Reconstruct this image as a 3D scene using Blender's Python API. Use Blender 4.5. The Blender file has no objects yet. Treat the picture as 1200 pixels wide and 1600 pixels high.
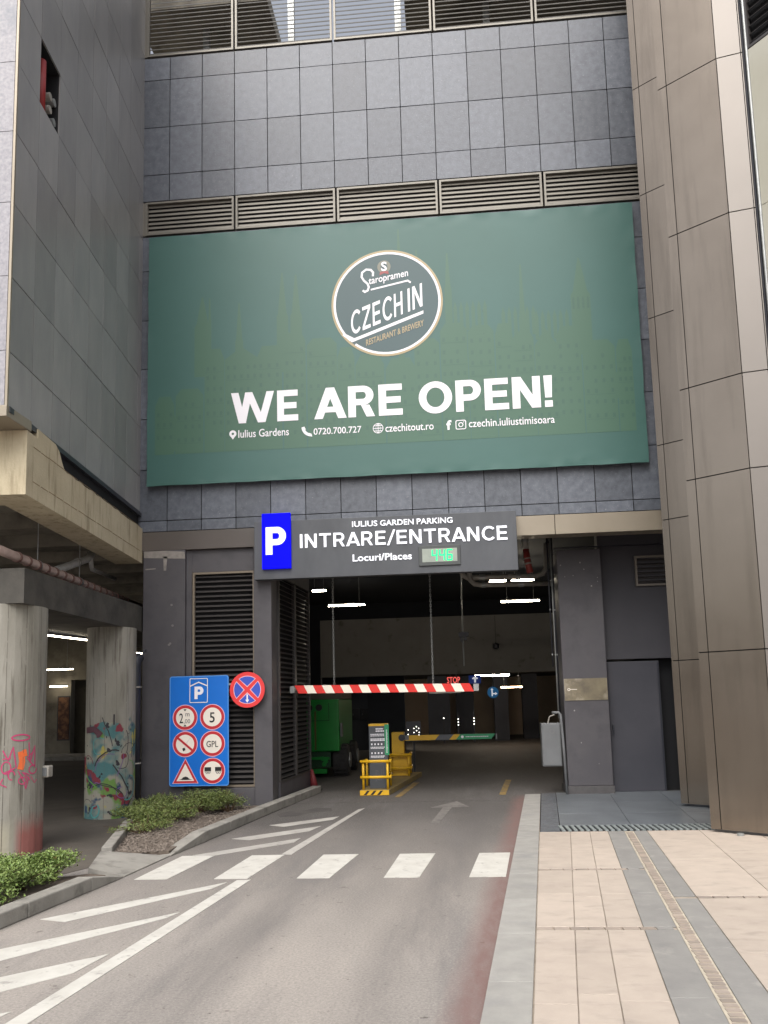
import bpy, bmesh, math, random
from mathutils import Vector, Matrix
from math import sin, cos, pi, radians, atan2, sqrt
SC = bpy.context.scene
COL = SC.collection
random.seed(7)

# ------------------------------------------------------------------ camera, sky, sun, exposure
cam = bpy.data.cameras.new("camera")
cam_o = bpy.data.objects.new("camera", cam); COL.objects.link(cam_o)
yaw, pitch, roll = .0812, .1205, .0258
f0 = Vector((-sin(yaw), cos(yaw), 0)); r0 = Vector((cos(yaw), sin(yaw), 0)); u0 = Vector((0, 0, 1))
fwd = f0*cos(pitch) + u0*sin(pitch); up1 = u0*cos(pitch) - f0*sin(pitch)
rt = r0*cos(roll) - up1*sin(roll); up = up1*cos(roll) + r0*sin(roll)
m = Matrix((rt, up, -fwd)).transposed().to_4x4(); m.translation = Vector((5.3426, -13.0453, 1.687))
cam_o.matrix_world = m
cam.sensor_fit = 'VERTICAL'; cam.sensor_height = 36; cam.sensor_width = 27
cam.lens = 1250/1600*36; cam.shift_y = (942.84-800)/1600
cam.clip_start = .05; cam.clip_end = 2000
SC.camera = cam_o

to_sun = Vector((-.12, -.58, .80)).normalized()
world = bpy.data.worlds.new("World"); SC.world = world; world.use_nodes = True
wn = world.node_tree; bg = wn.nodes["Background"]
sky = wn.nodes.new("ShaderNodeTexSky"); sky.sky_type = 'NISHITA'; sky.sun_disc = False
sky.sun_elevation = math.asin(to_sun.z); sky.sun_rotation = atan2(to_sun.x, to_sun.y)
sky.air_density = 1.0; sky.dust_density = 6.0; sky.ozone_density = .6
hsv = wn.nodes.new("ShaderNodeHueSaturation"); hsv.inputs["Saturation"].default_value = .35      # thin cloud cover: a paler sky
wn.links.new(sky.outputs[0], hsv.inputs["Color"]); wn.links.new(hsv.outputs[0], bg.inputs[0]); bg.inputs[1].default_value = .15
sun = bpy.data.lights.new("sun", 'SUN'); sun.energy = 1.0; sun.angle = radians(60); sun.color = (1, .97, .93)
sun_o = bpy.data.objects.new("sun", sun); COL.objects.link(sun_o)
sun_o.rotation_euler = to_sun.to_track_quat('Z', 'Y').to_euler(); sun_o.location = (8, -20, 25)
SC.view_settings.view_transform = 'Standard'; SC.view_settings.look = 'None'
SC.view_settings.gamma = 1; SC.view_settings.exposure = .62
SC.cycles.use_denoising = True; SC.cycles.max_bounces = 8

# ------------------------------------------------------------------ materials
def S(r, g, b):
    f = lambda c: (c/255/12.92 if c <= 10 else ((c/255+.055)/1.055)**2.4)
    return (f(r), f(g), f(b))
MATS = {}
def mat(name, c1, c2=None, scale=4, rough=.6, bump=0, bscale=None, metal=0, spec=.5, rnd=0, stretch=(1, 1, 1),
        c3=None, scale3=1, stretch3=(1, 1, 1), lo3=.5, hi3=.7, emit=0, detail=8, lo=.3, hi=.7, rvar=0):
    if name in MATS: return MATS[name]
    M = bpy.data.materials.new(name); M.use_nodes = True; MATS[name] = M
    nt = M.node_tree; N = nt.nodes; L = nt.links; b = N["Principled BSDF"]
    b.inputs["Roughness"].default_value = rough; b.inputs["Metallic"].default_value = metal
    b.inputs["Specular IOR Level"].default_value = spec
    b.inputs["Base Color"].default_value = (*c1, 1)
    geo = N.new("ShaderNodeNewGeometry")
    def noise(sc, st, det=detail):
        mp = N.new("ShaderNodeMapping"); mp.inputs["Scale"].default_value = st
        L.new(geo.outputs["Position"], mp.inputs["Vector"])
        n = N.new("ShaderNodeTexNoise"); n.inputs["Scale"].default_value = sc; n.inputs["Detail"].default_value = det
        n.inputs["Roughness"].default_value = .62
        L.new(mp.outputs[0], n.inputs["Vector"]); return n
    out = None
    if c2 is not None:
        n = noise(scale, stretch); rp = N.new("ShaderNodeMapRange"); rp.inputs[1].default_value = lo; rp.inputs[2].default_value = hi
        L.new(n.outputs["Fac"], rp.inputs[0])
        mx = N.new("ShaderNodeMix"); mx.data_type = 'RGBA'; mx.inputs[6].default_value = (*c1, 1); mx.inputs[7].default_value = (*c2, 1)
        L.new(rp.outputs[0], mx.inputs[0]); out = mx.outputs[2]
        if rvar:
            r2 = N.new("ShaderNodeMapRange"); r2.inputs[3].default_value = rough-rvar; r2.inputs[4].default_value = rough+rvar
            L.new(n.outputs["Fac"], r2.inputs[0]); L.new(r2.outputs[0], b.inputs["Roughness"])
    if c3 is not None:
        n3 = noise(scale3, stretch3); r3 = N.new("ShaderNodeMapRange"); r3.inputs[1].default_value = lo3; r3.inputs[2].default_value = hi3
        L.new(n3.outputs["Fac"], r3.inputs[0])
        m3 = N.new("ShaderNodeMix"); m3.data_type = 'RGBA'; m3.inputs[7].default_value = (*c3, 1)
        if out: L.new(out, m3.inputs[6])
        else: m3.inputs[6].default_value = (*c1, 1)
        L.new(r3.outputs[0], m3.inputs[0]); out = m3.outputs[2]
    if rnd:
        oi = N.new("ShaderNodeObjectInfo"); rr = N.new("ShaderNodeMapRange"); rr.inputs[3].default_value = 1-rnd; rr.inputs[4].default_value = 1+rnd
        L.new(oi.outputs["Random"], rr.inputs[0])
        hs = N.new("ShaderNodeHueSaturation"); L.new(rr.outputs[0], hs.inputs["Value"])
        if out: L.new(out, hs.inputs["Color"])
        else: hs.inputs["Color"].default_value = (*c1, 1)
        out = hs.outputs[0]
    if out: L.new(out, b.inputs["Base Color"])
    if bump:
        nb = noise(bscale or scale*6, (1, 1, 1), 4); bp = N.new("ShaderNodeBump"); bp.inputs["Strength"].default_value = bump; bp.inputs["Distance"].default_value = .01
        L.new(nb.outputs["Fac"], bp.inputs["Height"]); L.new(bp.outputs[0], b.inputs["Normal"])
    if emit:
        b.inputs["Emission Color"].default_value = (*c1, 1); b.inputs["Emission Strength"].default_value = emit
    return M

T_tile = mat("slate_tile", S(77, 82, 91), S(103, 108, 117), 9, .4, .35, 45, rnd=.2, c3=S(140, 143, 149), scale3=30, lo3=.60, hi3=.72, rvar=.1, detail=14, lo=.3, hi=.7)
T_dark = mat("gap_black", S(22, 23, 26), rough=.9)
T_gloss = mat("glossy_panel", S(134, 134, 135), S(150, 149, 148), 3.5, .34, .12, 30, rnd=.13, stretch=(1, 1, .35), c3=S(138, 136, 133), scale3=2.2, stretch3=(5, 5, .25), lo3=.55, hi3=.85)
T_granite = mat("pale_granite", S(126, 125, 132), S(160, 158, 163), 24, .35, .1, 60, c3=S(104, 111, 122), scale3=1.3, lo3=.52, hi3=.7, rnd=.04)
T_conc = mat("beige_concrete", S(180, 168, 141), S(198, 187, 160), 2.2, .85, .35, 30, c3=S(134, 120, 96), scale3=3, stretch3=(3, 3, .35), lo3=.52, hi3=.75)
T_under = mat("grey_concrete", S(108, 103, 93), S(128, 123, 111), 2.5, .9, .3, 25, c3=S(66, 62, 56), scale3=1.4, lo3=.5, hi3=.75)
T_brown = mat("bronze_cladding", S(126, 117, 107), S(133, 124, 114), 1.1, .2, .10, 1.1, metal=.9, rnd=.05, c3=S(110, 102, 93), scale3=1.1, stretch3=(5, 5, .35), lo3=.5, hi3=.8, rvar=.06)
T_pale = mat("pale_cladding", S(114, 109, 104), S(119, 114, 109), .7, .38, .06, 1.3, metal=.5, rnd=.03)
T_gold = mat("champagne_metal", S(140, 131, 116), S(152, 143, 128), 1, .4, metal=.4)
T_olive = mat("louvre_metal", S(112, 109, 102), S(122, 118, 110), 2, .42, metal=.35)
T_dkgrey = mat("charcoal_paint", S(72, 70, 75), S(82, 80, 83), 1.6, .55, .12, 20, c3=S(64, 62, 67), scale3=2.5, lo3=.5, hi3=.75)
T_lv = mat("charcoal_louvre", S(60, 58, 58), S(70, 67, 66), 2, .45)
T_asph_in = mat("garage_asphalt", S(92, 88, 86), S(76, 73, 72), .9, .75, .5, 60, c3=S(112, 106, 100), scale3=.5, lo3=.5, hi3=.72)
T_white = mat("road_paint", S(196, 194, 187), S(178, 175, 168), 5, .7, .2, 60, c3=S(138, 134, 130), scale3=9, lo3=.58, hi3=.72)
T_worn = mat("worn_road_paint", S(176, 173, 167), S(150, 146, 141), 3, .75, .2, 60, c3=S(116, 112, 109), scale3=7, lo3=.58, hi3=.76)
T_yel = mat("faded_yellow_paint", S(160, 130, 60), S(110, 95, 70), 4, .75, c3=S(90, 85, 82), scale3=6, lo3=.5, hi3=.66)
T_kerb = mat("kerb_concrete", S(126, 123, 117), S(146, 143, 136), 4, .85, .35, 60, c3=S(92, 89, 84), scale3=5, stretch3=(1, 1, 1), lo3=.52, hi3=.75, rnd=.05)
T_granitekerb = mat("grey_stone", S(138, 136, 132), S(154, 152, 147), 5, .75, .25, 80, rnd=.05, c3=S(128, 128, 128), scale3=2, lo3=.52, hi3=.75)
T_pave = mat("pink_paving", S(178, 166, 154), S(166, 154, 143), 4, .75, .25, 70, rnd=.06, c3=S(153, 143, 133), scale3=3.5, stretch3=(1, 2.2, 1), lo3=.54, hi3=.74)
T_band = mat("grey_paving", S(138, 136, 132), S(124, 122, 120), 4, .75, .25, 70, rnd=.05, c3=S(150, 147, 141), scale3=5, lo3=.58, hi3=.75)
T_brick = mat("paving_brick", S(156, 143, 131), S(134, 125, 117), 6, .8, .3, 60, rnd=.16)
T_mortar = mat("pale_mortar", S(186, 176, 158), S(160, 151, 137), 12, .9)
T_grout = mat("dark_grout", S(172, 161, 147), S(130, 120, 109), 4, .9)
T_floor = mat("dark_floor_tile", S(92, 97, 102), S(110, 115, 120), 2.5, .35, .15, 40, rnd=.06)
T_grate = mat("entrance_grate", S(150, 160, 160), S(176, 184, 184), 10, .4, metal=.5)
T_soil = mat("mulch_soil", S(84, 74, 66), S(108, 98, 88), 20, .95, .6, 80)
T_stone = mat("mulch_chip", S(88, 79, 71), S(124, 114, 105), 9, .9)
T_leaf = mat("shrub_leaf", S(68, 88, 38), S(124, 134, 74), 26, .5, c3=S(112, 92, 58), scale3=17, lo3=.62, hi3=.68)
T_leaf2 = mat("bright_shrub_leaf", S(70, 100, 42), S(136, 152, 82), 24, .5, c3=S(150, 138, 88), scale3=19, lo3=.64, hi3=.7)
T_twig = mat("twig", S(84, 66, 48), rough=.9)
T_banner = mat("banner_print", S(58, 95, 88), S(64, 102, 97), .35, .46, .04, 3)
T_sky1 = mat("skyline_print", S(68, 102, 85), rough=.46)
T_sky2 = mat("skyline_dark_print", S(62, 96, 83), rough=.46)
T_badge = mat("badge_print", S(66, 88, 91), rough=.46)
T_btan = mat("badge_tan_print", S(172, 156, 124), rough=.5)
T_bwhite = mat("banner_white", S(236, 234, 240), rough=.5)
T_red = mat("print_red", S(190, 40, 52), rough=.4)
T_crest = mat("crest_red", S(160, 84, 84), rough=.5)
T_cream = mat("print_cream", S(236, 228, 216), rough=.4)
T_blue = mat("print_blue", S(0, 104, 200), S(0, 110, 208), 2, .35)
T_pink = mat("print_pink", S(238, 190, 198), rough=.4)
T_signred = mat("sign_red", S(226, 58, 60), rough=.35)
T_signblue = mat("sign_blue", S(56, 84, 190), rough=.35)
T_black = mat("print_black", S(28, 28, 30), rough=.5)
T_grey = mat("print_grey", S(120, 116, 116), rough=.5)
T_slate = mat("sign_board", S(66, 69, 74), S(80, 83, 88), 2.6, .5, .1, 20, stretch=(1, 1, .5))
T_lit = mat("lit_letter", S(236, 238, 246), rough=.4, emit=.35)
T_pblue = mat("lit_blue", (.0, .0, .62), rough=.6, spec=.1, emit=.62)
T_led = mat("led_green", (.0, .8, .2), rough=.4, emit=.8)
T_ledred = mat("led_red", (.9, .12, .1), rough=.4, emit=.8)
T_lcd = mat("display_glass", S(156, 164, 154), S(140, 148, 140), 8, .3)
T_lamp = mat("lamp_tube", (1, .88, .68), rough=.4, emit=48)
T_lampr = mat("rear_tube", (1, .88, .7), rough=.4, emit=120)
T_lampu = mat("underpass_tube", (1, .88, .68), rough=.4, emit=14)
T_lampw = mat("lamp_tube_orange", (1, .6, .32), rough=.4, emit=40)
T_dot = mat("white_light", (1, .95, .85), rough=.4, emit=5)
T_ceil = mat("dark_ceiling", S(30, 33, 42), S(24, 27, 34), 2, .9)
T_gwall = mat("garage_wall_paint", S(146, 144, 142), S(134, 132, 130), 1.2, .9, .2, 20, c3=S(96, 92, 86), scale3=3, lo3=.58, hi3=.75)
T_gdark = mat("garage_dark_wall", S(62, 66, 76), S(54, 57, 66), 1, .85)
T_gwarm = mat("garage_warm_wall", S(176, 160, 144), S(156, 142, 128), 1, .85)
T_green = mat("machine_green", S(34, 150, 60), S(28, 132, 52), 3, .3, spec=.6)
T_greend = mat("machine_dark_green", S(16, 66, 34), rough=.5)
T_rub = mat("rubber", S(62, 60, 60), S(48, 47, 47), 12, .85, .3, 60)
T_yellow = mat("yellow_paint", S(222, 176, 34), S(206, 160, 30), 4, .42, c3=S(170, 132, 40), scale3=7, lo3=.6, hi3=.75)
T_gsign = mat("green_sign", S(40, 142, 96), rough=.4)
T_barred = mat("barrier_red", S(216, 44, 36), rough=.4)
T_barwhite = mat("barrier_white", S(240, 234, 218), rough=.4)
T_steel = mat("galvanised_steel", S(164, 167, 166), S(138, 141, 140), 8, .4, metal=.4)
T_pipe = mat("white_pipe", S(170, 166, 158), S(140, 136, 128), 9, .6)
T_pipered = mat("red_pipe", S(150, 60, 54), S(120, 48, 44), 9, .55)
T_pipepink = mat("pink_pipe", S(196, 176, 168), S(172, 150, 142), 9, .6)
T_blackp = mat("black_plastic", S(38, 40, 48), S(48, 50, 58), 4, .4)
T_plate = mat("brass_plate", S(176, 166, 140), S(128, 121, 108), 3, .3, metal=.75, c3=S(210, 200, 180), scale3=2, lo3=.55, hi3=.7)
T_box = mat("grey_box_paint", S(112, 114, 116), S(102, 104, 106), 4, .45)
T_door = mat("door_paint", S(58, 59, 66), S(68, 68, 74), 1.4, .4, .05, 8)
T_glass = mat("tinted_glass", S(168, 166, 152), S(178, 176, 164), .6, .1, spec=.8)
T_redpipe2 = mat("red_cylinder", S(150, 44, 44), rough=.5)
T_wood = mat("poster_print", S(120, 84, 56), S(70, 44, 34), 5, .7, lo=.42, hi=.58)

# road: worn asphalt with a faded red lane edge along the kerb
def road_mat():
    M = bpy.data.materials.new("road_asphalt"); M.use_nodes = True
    nt = M.node_tree; N = nt.nodes; L = nt.links; b = N["Principled BSDF"]; b.inputs["Roughness"].default_value = .82
    b.inputs["Specular IOR Level"].default_value = .3
    geo = N.new("ShaderNodeNewGeometry")
    def noise(sc, rot=0, st=(1, 1, 1), det=8):
        mp = N.new("ShaderNodeMapping"); mp.inputs["Scale"].default_value = st; mp.inputs["Rotation"].default_value = (0, 0, rot)
        L.new(geo.outputs["Position"], mp.inputs[0]); n = N.new("ShaderNodeTexNoise"); n.inputs["Scale"].default_value = sc
        n.inputs["Detail"].default_value = det; n.inputs["Roughness"].default_value = .65; L.new(mp.outputs[0], n.inputs[0]); return n.outputs["Fac"]
    def rng(o, a, c, d=0, e=1):
        r = N.new("ShaderNodeMapRange"); r.inputs[1].default_value = a; r.inputs[2].default_value = c
        r.inputs[3].default_value = d; r.inputs[4].default_value = e; L.new(o, r.inputs[0]); return r.outputs[0]
    def mix(fac, a, c):
        mx = N.new("ShaderNodeMix"); mx.data_type = 'RGBA'; L.new(fac, mx.inputs[0])
        for k, v in ((6, a), (7, c)):
            if isinstance(v, tuple): mx.inputs[k].default_value = (*v, 1)
            else: L.new(v, mx.inputs[k])
        return mx.outputs[2]
    def mth(op, a, c):
        x = N.new("ShaderNodeMath"); x.operation = op
        for k, v in ((0, a), (1, c)):
            if isinstance(v, (int, float)): x.inputs[k].default_value = v
            else: L.new(v, x.inputs[k])
        return x.outputs[0]
    c = mix(rng(noise(.55, .11, (1, .35, 1)), .36, .66), S(140, 135, 130), S(158, 151, 144))
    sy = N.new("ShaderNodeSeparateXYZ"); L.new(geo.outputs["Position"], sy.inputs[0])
    tone_y = mth('ADD', sy.outputs[1], mth('MULTIPLY', mth('SUBTRACT', noise(.5, .11, (1, .5, 1)), .5), 5))     # asphalt turns darker towards the garage, with an uneven edge
    c = mix(rng(tone_y, -7.5, -.6, 0, 1), c, S(80, 77, 75))
    c = mix(rng(noise(1.6, .11, (1, .18, 1)), .52, .72, 0, .7), c, S(104, 101, 101))
    c = mix(rng(noise(55, det=4), .42, .72, 0, .5), c, S(92, 89, 88))
    c = mix(rng(noise(60, 2.1, det=4), .55, .72, 0, .5), c, S(182, 176, 168))
    c = mix(rng(noise(5, det=5), .645, .69, 0, .5), c, S(82, 76, 72))
    c = mix(rng(noise(11, .6, det=4), .67, .70, 0, .7), c, S(66, 60, 56))
    c = mix(rng(noise(9, 1.3, det=3), .74, .77, 0, .6), c, S(176, 170, 162))
    sx = N.new("ShaderNodeSeparateXYZ"); L.new(geo.outputs["Position"], sx.inputs[0])
    kx = mth('ADD', mth('MULTIPLY', mth('ADD', sx.outputs[1], 8.62), .1128), 5.431)
    d0 = mth('SUBTRACT', sx.outputs[0], kx); d = d0
    d = mth('ADD', d, mth('MULTIPLY', mth('SUBTRACT', noise(2.4, .11, (1, .3, 1)), .5), .14))
    lane = mth('ADD', d0, 5.431)
    for uc in (3.62, 4.86):          # darker wheel tracks along the lane
        tr = N.new("ShaderNodeMath"); tr.operation = 'ABSOLUTE'; L.new(mth('SUBTRACT', lane, uc), tr.inputs[0])
        c = mix(mth('MULTIPLY', rng(tr.outputs[0], .08, .36, .42, 0), rng(noise(1.1, .11, (2, .25, 1)), .35, .6)), c, S(92, 89, 88))
    red = mth('MULTIPLY', rng(d, -.26, -.08), rng(noise(9, .11, (1, .35, 1)), .3, .6, .55, .9))
    red = mth('MULTIPLY', red, rng(sx.outputs[1], .6, 1.4, 1, 0))
    c = mix(red, c, S(116, 92, 88))
    L.new(c, b.inputs["Base Color"])
    bp = N.new("ShaderNodeBump"); bp.inputs["Strength"].default_value = .5; bp.inputs["Distance"].default_value = .006
    L.new(noise(90, det=3), bp.inputs["Height"]); L.new(bp.outputs[0], b.inputs["Normal"])
    return M
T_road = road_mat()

def column_mat(name, mural):
    """board-marked concrete column; spray paint patches with shapes of their own"""
    M = bpy.data.materials.new(name); M.use_nodes = True
    nt = M.node_tree; N = nt.nodes; L = nt.links; b = N["Principled BSDF"]; b.inputs["Roughness"].default_value = .85
    geo = N.new("ShaderNodeNewGeometry"); sx = N.new("ShaderNodeSeparateXYZ"); L.new(geo.outputs["Position"], sx.inputs[0])
    def noise(sc, st=(1, 1, 1), det=6, off=0):
        mp = N.new("ShaderNodeMapping"); mp.inputs["Scale"].default_value = st; mp.inputs["Location"].default_value = (off, off, off)
        L.new(geo.outputs["Position"], mp.inputs[0]); n = N.new("ShaderNodeTexNoise"); n.inputs["Scale"].default_value = sc
        n.inputs["Detail"].default_value = det; L.new(mp.outputs[0], n.inputs[0]); return n.outputs["Fac"]
    def rng(o, a, c, d=0, e=1):
        r = N.new("ShaderNodeMapRange"); r.inputs[1].default_value = a; r.inputs[2].default_value = c
        r.inputs[3].default_value = d; r.inputs[4].default_value = e; L.new(o, r.inputs[0]); return r.outputs[0]
    def mth(op, a, c):
        x = N.new("ShaderNodeMath"); x.operation = op
        for k, v in ((0, a), (1, c)):
            if isinstance(v, (int, float)): x.inputs[k].default_value = v
            else: L.new(v, x.inputs[k])
        return x.outputs[0]
    def mix(fac, a, c):
        mx = N.new("ShaderNodeMix"); mx.data_type = 'RGBA'; L.new(fac, mx.inputs[0])
        for k, v in ((6, a), (7, c)):
            if isinstance(v, tuple): mx.inputs[k].default_value = (*v, 1)
            else: L.new(v, mx.inputs[k])
        return mx.outputs[2]
    c = mix(rng(noise(2.5, (1, 1, .4)), .35, .65), S(152, 149, 140), S(128, 125, 115))
    c = mix(rng(noise(7, (3, 3, .25)), .54, .72), c, S(100, 95, 86))
    z = sx.outputs[2]
    if mural:
        zz = mth('ADD', z, mth('MULTIPLY', mth('SUBTRACT', noise(3.2, off=3), .5), .9))
        p = mix(rng(noise(1.9, off=1, det=3), .44, .52), S(70, 110, 112), S(140, 138, 126))
        p = mix(rng(noise(2.2, off=7, det=3), .54, .58), p, S(98, 132, 66))
        p = mix(rng(noise(2.4, off=11, det=3), .58, .62), p, S(160, 150, 76))
        p = mix(rng(noise(2.8, off=17, det=3), .62, .64), p, S(120, 48, 60))
        p = mix(rng(noise(3, off=23, det=3), .6, .64), p, S(44, 66, 92))
        p = mix(rng(noise(7, (1, 1, 1), off=31), .62, .64), p, S(46, 44, 50))
        c = mix(rng(zz, 1.38, 1.42, 1, 0), c, p)
    else:
        tv = mth('ADD', mth('MULTIPLY', sx.outputs[0], .864), mth('MULTIPLY', sx.outputs[1], .504))
        w = mth('MULTIPLY', rng(tv, -1.79, -1.70), rng(mth('ADD', z, mth('MULTIPLY', noise(6), .25)), .36, .62, .75, 0))
        c = mix(w, c, S(158, 78, 72))
        w2 = mth('MULTIPLY', rng(tv, -1.75, -1.9), rng(mth('ADD', z, mth('MULTIPLY', noise(5, off=4), .3)), .4, .62, .7, 0))
        c = mix(w2, c, S(178, 172, 150))
    L.new(c, b.inputs["Base Color"])
    bp = N.new("ShaderNodeBump"); bp.inputs["Strength"].default_value = .35; bp.inputs["Distance"].default_value = .01
    L.new(noise(22), bp.inputs["Height"]); L.new(bp.outputs[0], b.inputs["Normal"])
    return M

# ------------------------------------------------------------------ mesh helpers
class MB:
    def __init__(s): s.v = []; s.f = []
    def add(s, vs, fs):
        k = len(s.v); s.v += [tuple(p) for p in vs]; s.f += [tuple(i+k for i in q) for q in fs]; return s
    def box(s, x0, x1, y0, y1, z0, z1):
        return s.add([(x0, y0, z0), (x1, y0, z0), (x1, y1, z0), (x0, y1, z0), (x0, y0, z1), (x1, y0, z1), (x1, y1, z1), (x0, y1, z1)],
                     [(0, 3, 2, 1), (4, 5, 6, 7), (0, 1, 5, 4), (1, 2, 6, 5), (2, 3, 7, 6), (3, 0, 4, 7)])
    def prism(s, poly, z0, z1):
        """polygon in plan (x, y), counter-clockwise"""
        a = sum(poly[i-1][0]*poly[i][1]-poly[i][0]*poly[i-1][1] for i in range(len(poly)))
        if a < 0: poly = poly[::-1]
        n = len(poly); top = z1 if isinstance(z1, (list, tuple)) else [z1]*n
        if a < 0 and isinstance(z1, (list, tuple)): top = top[::-1]
        vs = [(x, y, z0) for x, y in poly] + [(x, y, top[i]) for i, (x, y) in enumerate(poly)]
        fs = [tuple(range(n-1, -1, -1)), tuple(range(n, 2*n))] + [(i, (i+1) % n, n+(i+1) % n, n+i) for i in range(n)]
        return s.add(vs, fs)
    def face(s, poly, y, t=.003):
        """polygon in elevation (x, z), facing -Y, front at y-t"""
        a = sum(poly[i-1][0]*poly[i][1]-poly[i][0]*poly[i-1][1] for i in range(len(poly)))
        if a < 0: poly = poly[::-1]
        n = len(poly); vs = [(x, y-t, z) for x, z in poly] + [(x, y, z) for x, z in poly]
        fs = [tuple(range(n)), tuple(range(2*n-1, n-1, -1))] + [(i, n+i, n+(i+1) % n, (i+1) % n) for i in range(n)]
        return s.add(vs, fs)
    def ring(s, cx, cz, r0, r1, y, t=.003, n=40, a0=0, a1=2*pi, sq=1):
        full = abs(a1-a0-2*pi) < 1e-6
        k = n if full else n+1
        P = [(a0+(a1-a0)*i/n) for i in range(k)]
        vs = []
        for yy in (y-t, y):
            for r in (r0, r1):
                vs += [(cx+r*cos(q)*sq, yy, cz+r*sin(q)) for q in P]
        fs = []
        for i in range(n):
            j = (i+1) % k
            fs += [(i, k+i, k+j, j), (2*k+i, 2*k+j, 3*k+j, 3*k+i), (k+i, 3*k+i, 3*k+j, k+j), (i, j, 2*k+j, 2*k+i)]
        return s.add(vs, fs)
    def tube(s, pts, r, n=10, cap=True):
        pts = [Vector(p) for p in pts]; rs = r if isinstance(r, (list, tuple)) else [r]*len(pts)
        vs = []; fs = []; ref = None
        for i, p in enumerate(pts):
            d = (pts[min(i+1, len(pts)-1)]-pts[max(i-1, 0)]).normalized()
            if ref is None: ref = Vector((0, 0, 1)) if abs(d.z) < .9 else Vector((1, 0, 0))
            a = d.cross(ref).normalized(); b = a.cross(d).normalized(); ref = b if abs(d.dot(b)) < .9 else ref
            vs += [p+(a*cos(2*pi*k/n)+b*sin(2*pi*k/n))*rs[i] for k in range(n)]
        for i in range(len(pts)-1):
            for k in range(n):
                fs.append((i*n+k, i*n+(k+1) % n, (i+1)*n+(k+1) % n, (i+1)*n+k))
        if cap: fs += [tuple(range(n-1, -1, -1)), tuple(range((len(pts)-1)*n, len(pts)*n))]
        return s.add(vs, fs)
    def mesh(s, name, material):
        me = bpy.data.meshes.new(name); me.from_pydata(s.v, [], s.f); me.materials.append(material)
        bm = bmesh.new(); bm.from_mesh(me); bmesh.ops.recalc_face_normals(bm, faces=bm.faces); bm.to_mesh(me); bm.free()
        return me
    def build(s, name, material, parent=None, smooth=False, bevel=0):
        me = s.mesh(name, material); return link(name, me, parent, smooth, bevel)
def link(name, me, parent=None, smooth=False, bevel=0):
    o = bpy.data.objects.new(name, me); COL.objects.link(o)
    if parent: o.parent = parent
    if smooth:
        for p in me.polygons: p.use_smooth = len(p.vertices) == 4
    if bevel:
        b = o.modifiers.new("bevel", 'BEVEL'); b.width = bevel; b.segments = 2; b.limit_method = 'ANGLE'
    return o
def empty(name, label, cat, group=None, kind=None):
    o = bpy.data.objects.new(name, None); COL.objects.link(o); o.empty_display_size = .2
    return tag(o, label, cat, group, kind)
def tag(o, label=None, cat=None, group=None, kind=None):
    if label: o["label"] = label
    if cat: o["category"] = cat
    if group: o["group"] = group
    if kind: o["kind"] = kind
    return o
def bx(name, x0, x1, y0, y1, z0, z1, material, parent=None, bevel=0):
    return MB().box(x0, x1, y0, y1, z0, z1).build(name, material, parent, bevel=bevel)
CACHE = {}
def inst(name, key, maker, loc, parent, rotz=0, rot=None):
    """alike pieces share mesh data"""
    if key not in CACHE: CACHE[key] = maker()
    o = bpy.data.objects.new(name, CACHE[key]); COL.objects.link(o); o.location = loc
    o.rotation_euler = rot or (0, 0, rotz); o.parent = parent; return o

def text(body, box, y, material, parent, name="lettering", bold=0, shear=0, t=.004, spacing=1, italic=0, fit=True):
    """flat lettering facing -Y, scaled into box (x0, x1, z0, z1)"""
    cu = bpy.data.curves.new("t", 'FONT'); cu.body = body; cu.size = 1; cu.offset = bold; cu.space_character = spacing
    cu.extrude = .01; cu.resolution_u = 3; cu.shear = italic
    ob = bpy.data.objects.new("t", cu); COL.objects.link(ob)
    dg = bpy.context.evaluated_depsgraph_get(); me = bpy.data.meshes.new_from_object(ob.evaluated_get(dg))
    bpy.data.objects.remove(ob); bpy.data.curves.remove(cu)
    xs = [v.co.x for v in me.vertices]; zs = [v.co.y for v in me.vertices]
    x0, x1, z0, z1 = box; ax, bx_ = min(xs), max(xs); az, bz = min(zs), max(zs)
    for v in me.vertices:
        X = x0+(v.co.x-ax)/(bx_-ax)*(x1-x0); Z = z0+(v.co.y-az)/(bz-az)*(z1-z0)+shear*((v.co.x-ax)/(bx_-ax)*(x1-x0))
        v.co = (X, y-t if v.co.z > 0 else y, Z)
    me.materials.clear(); me.materials.append(material); me.name = name
    return link(name, me, parent)

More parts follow.
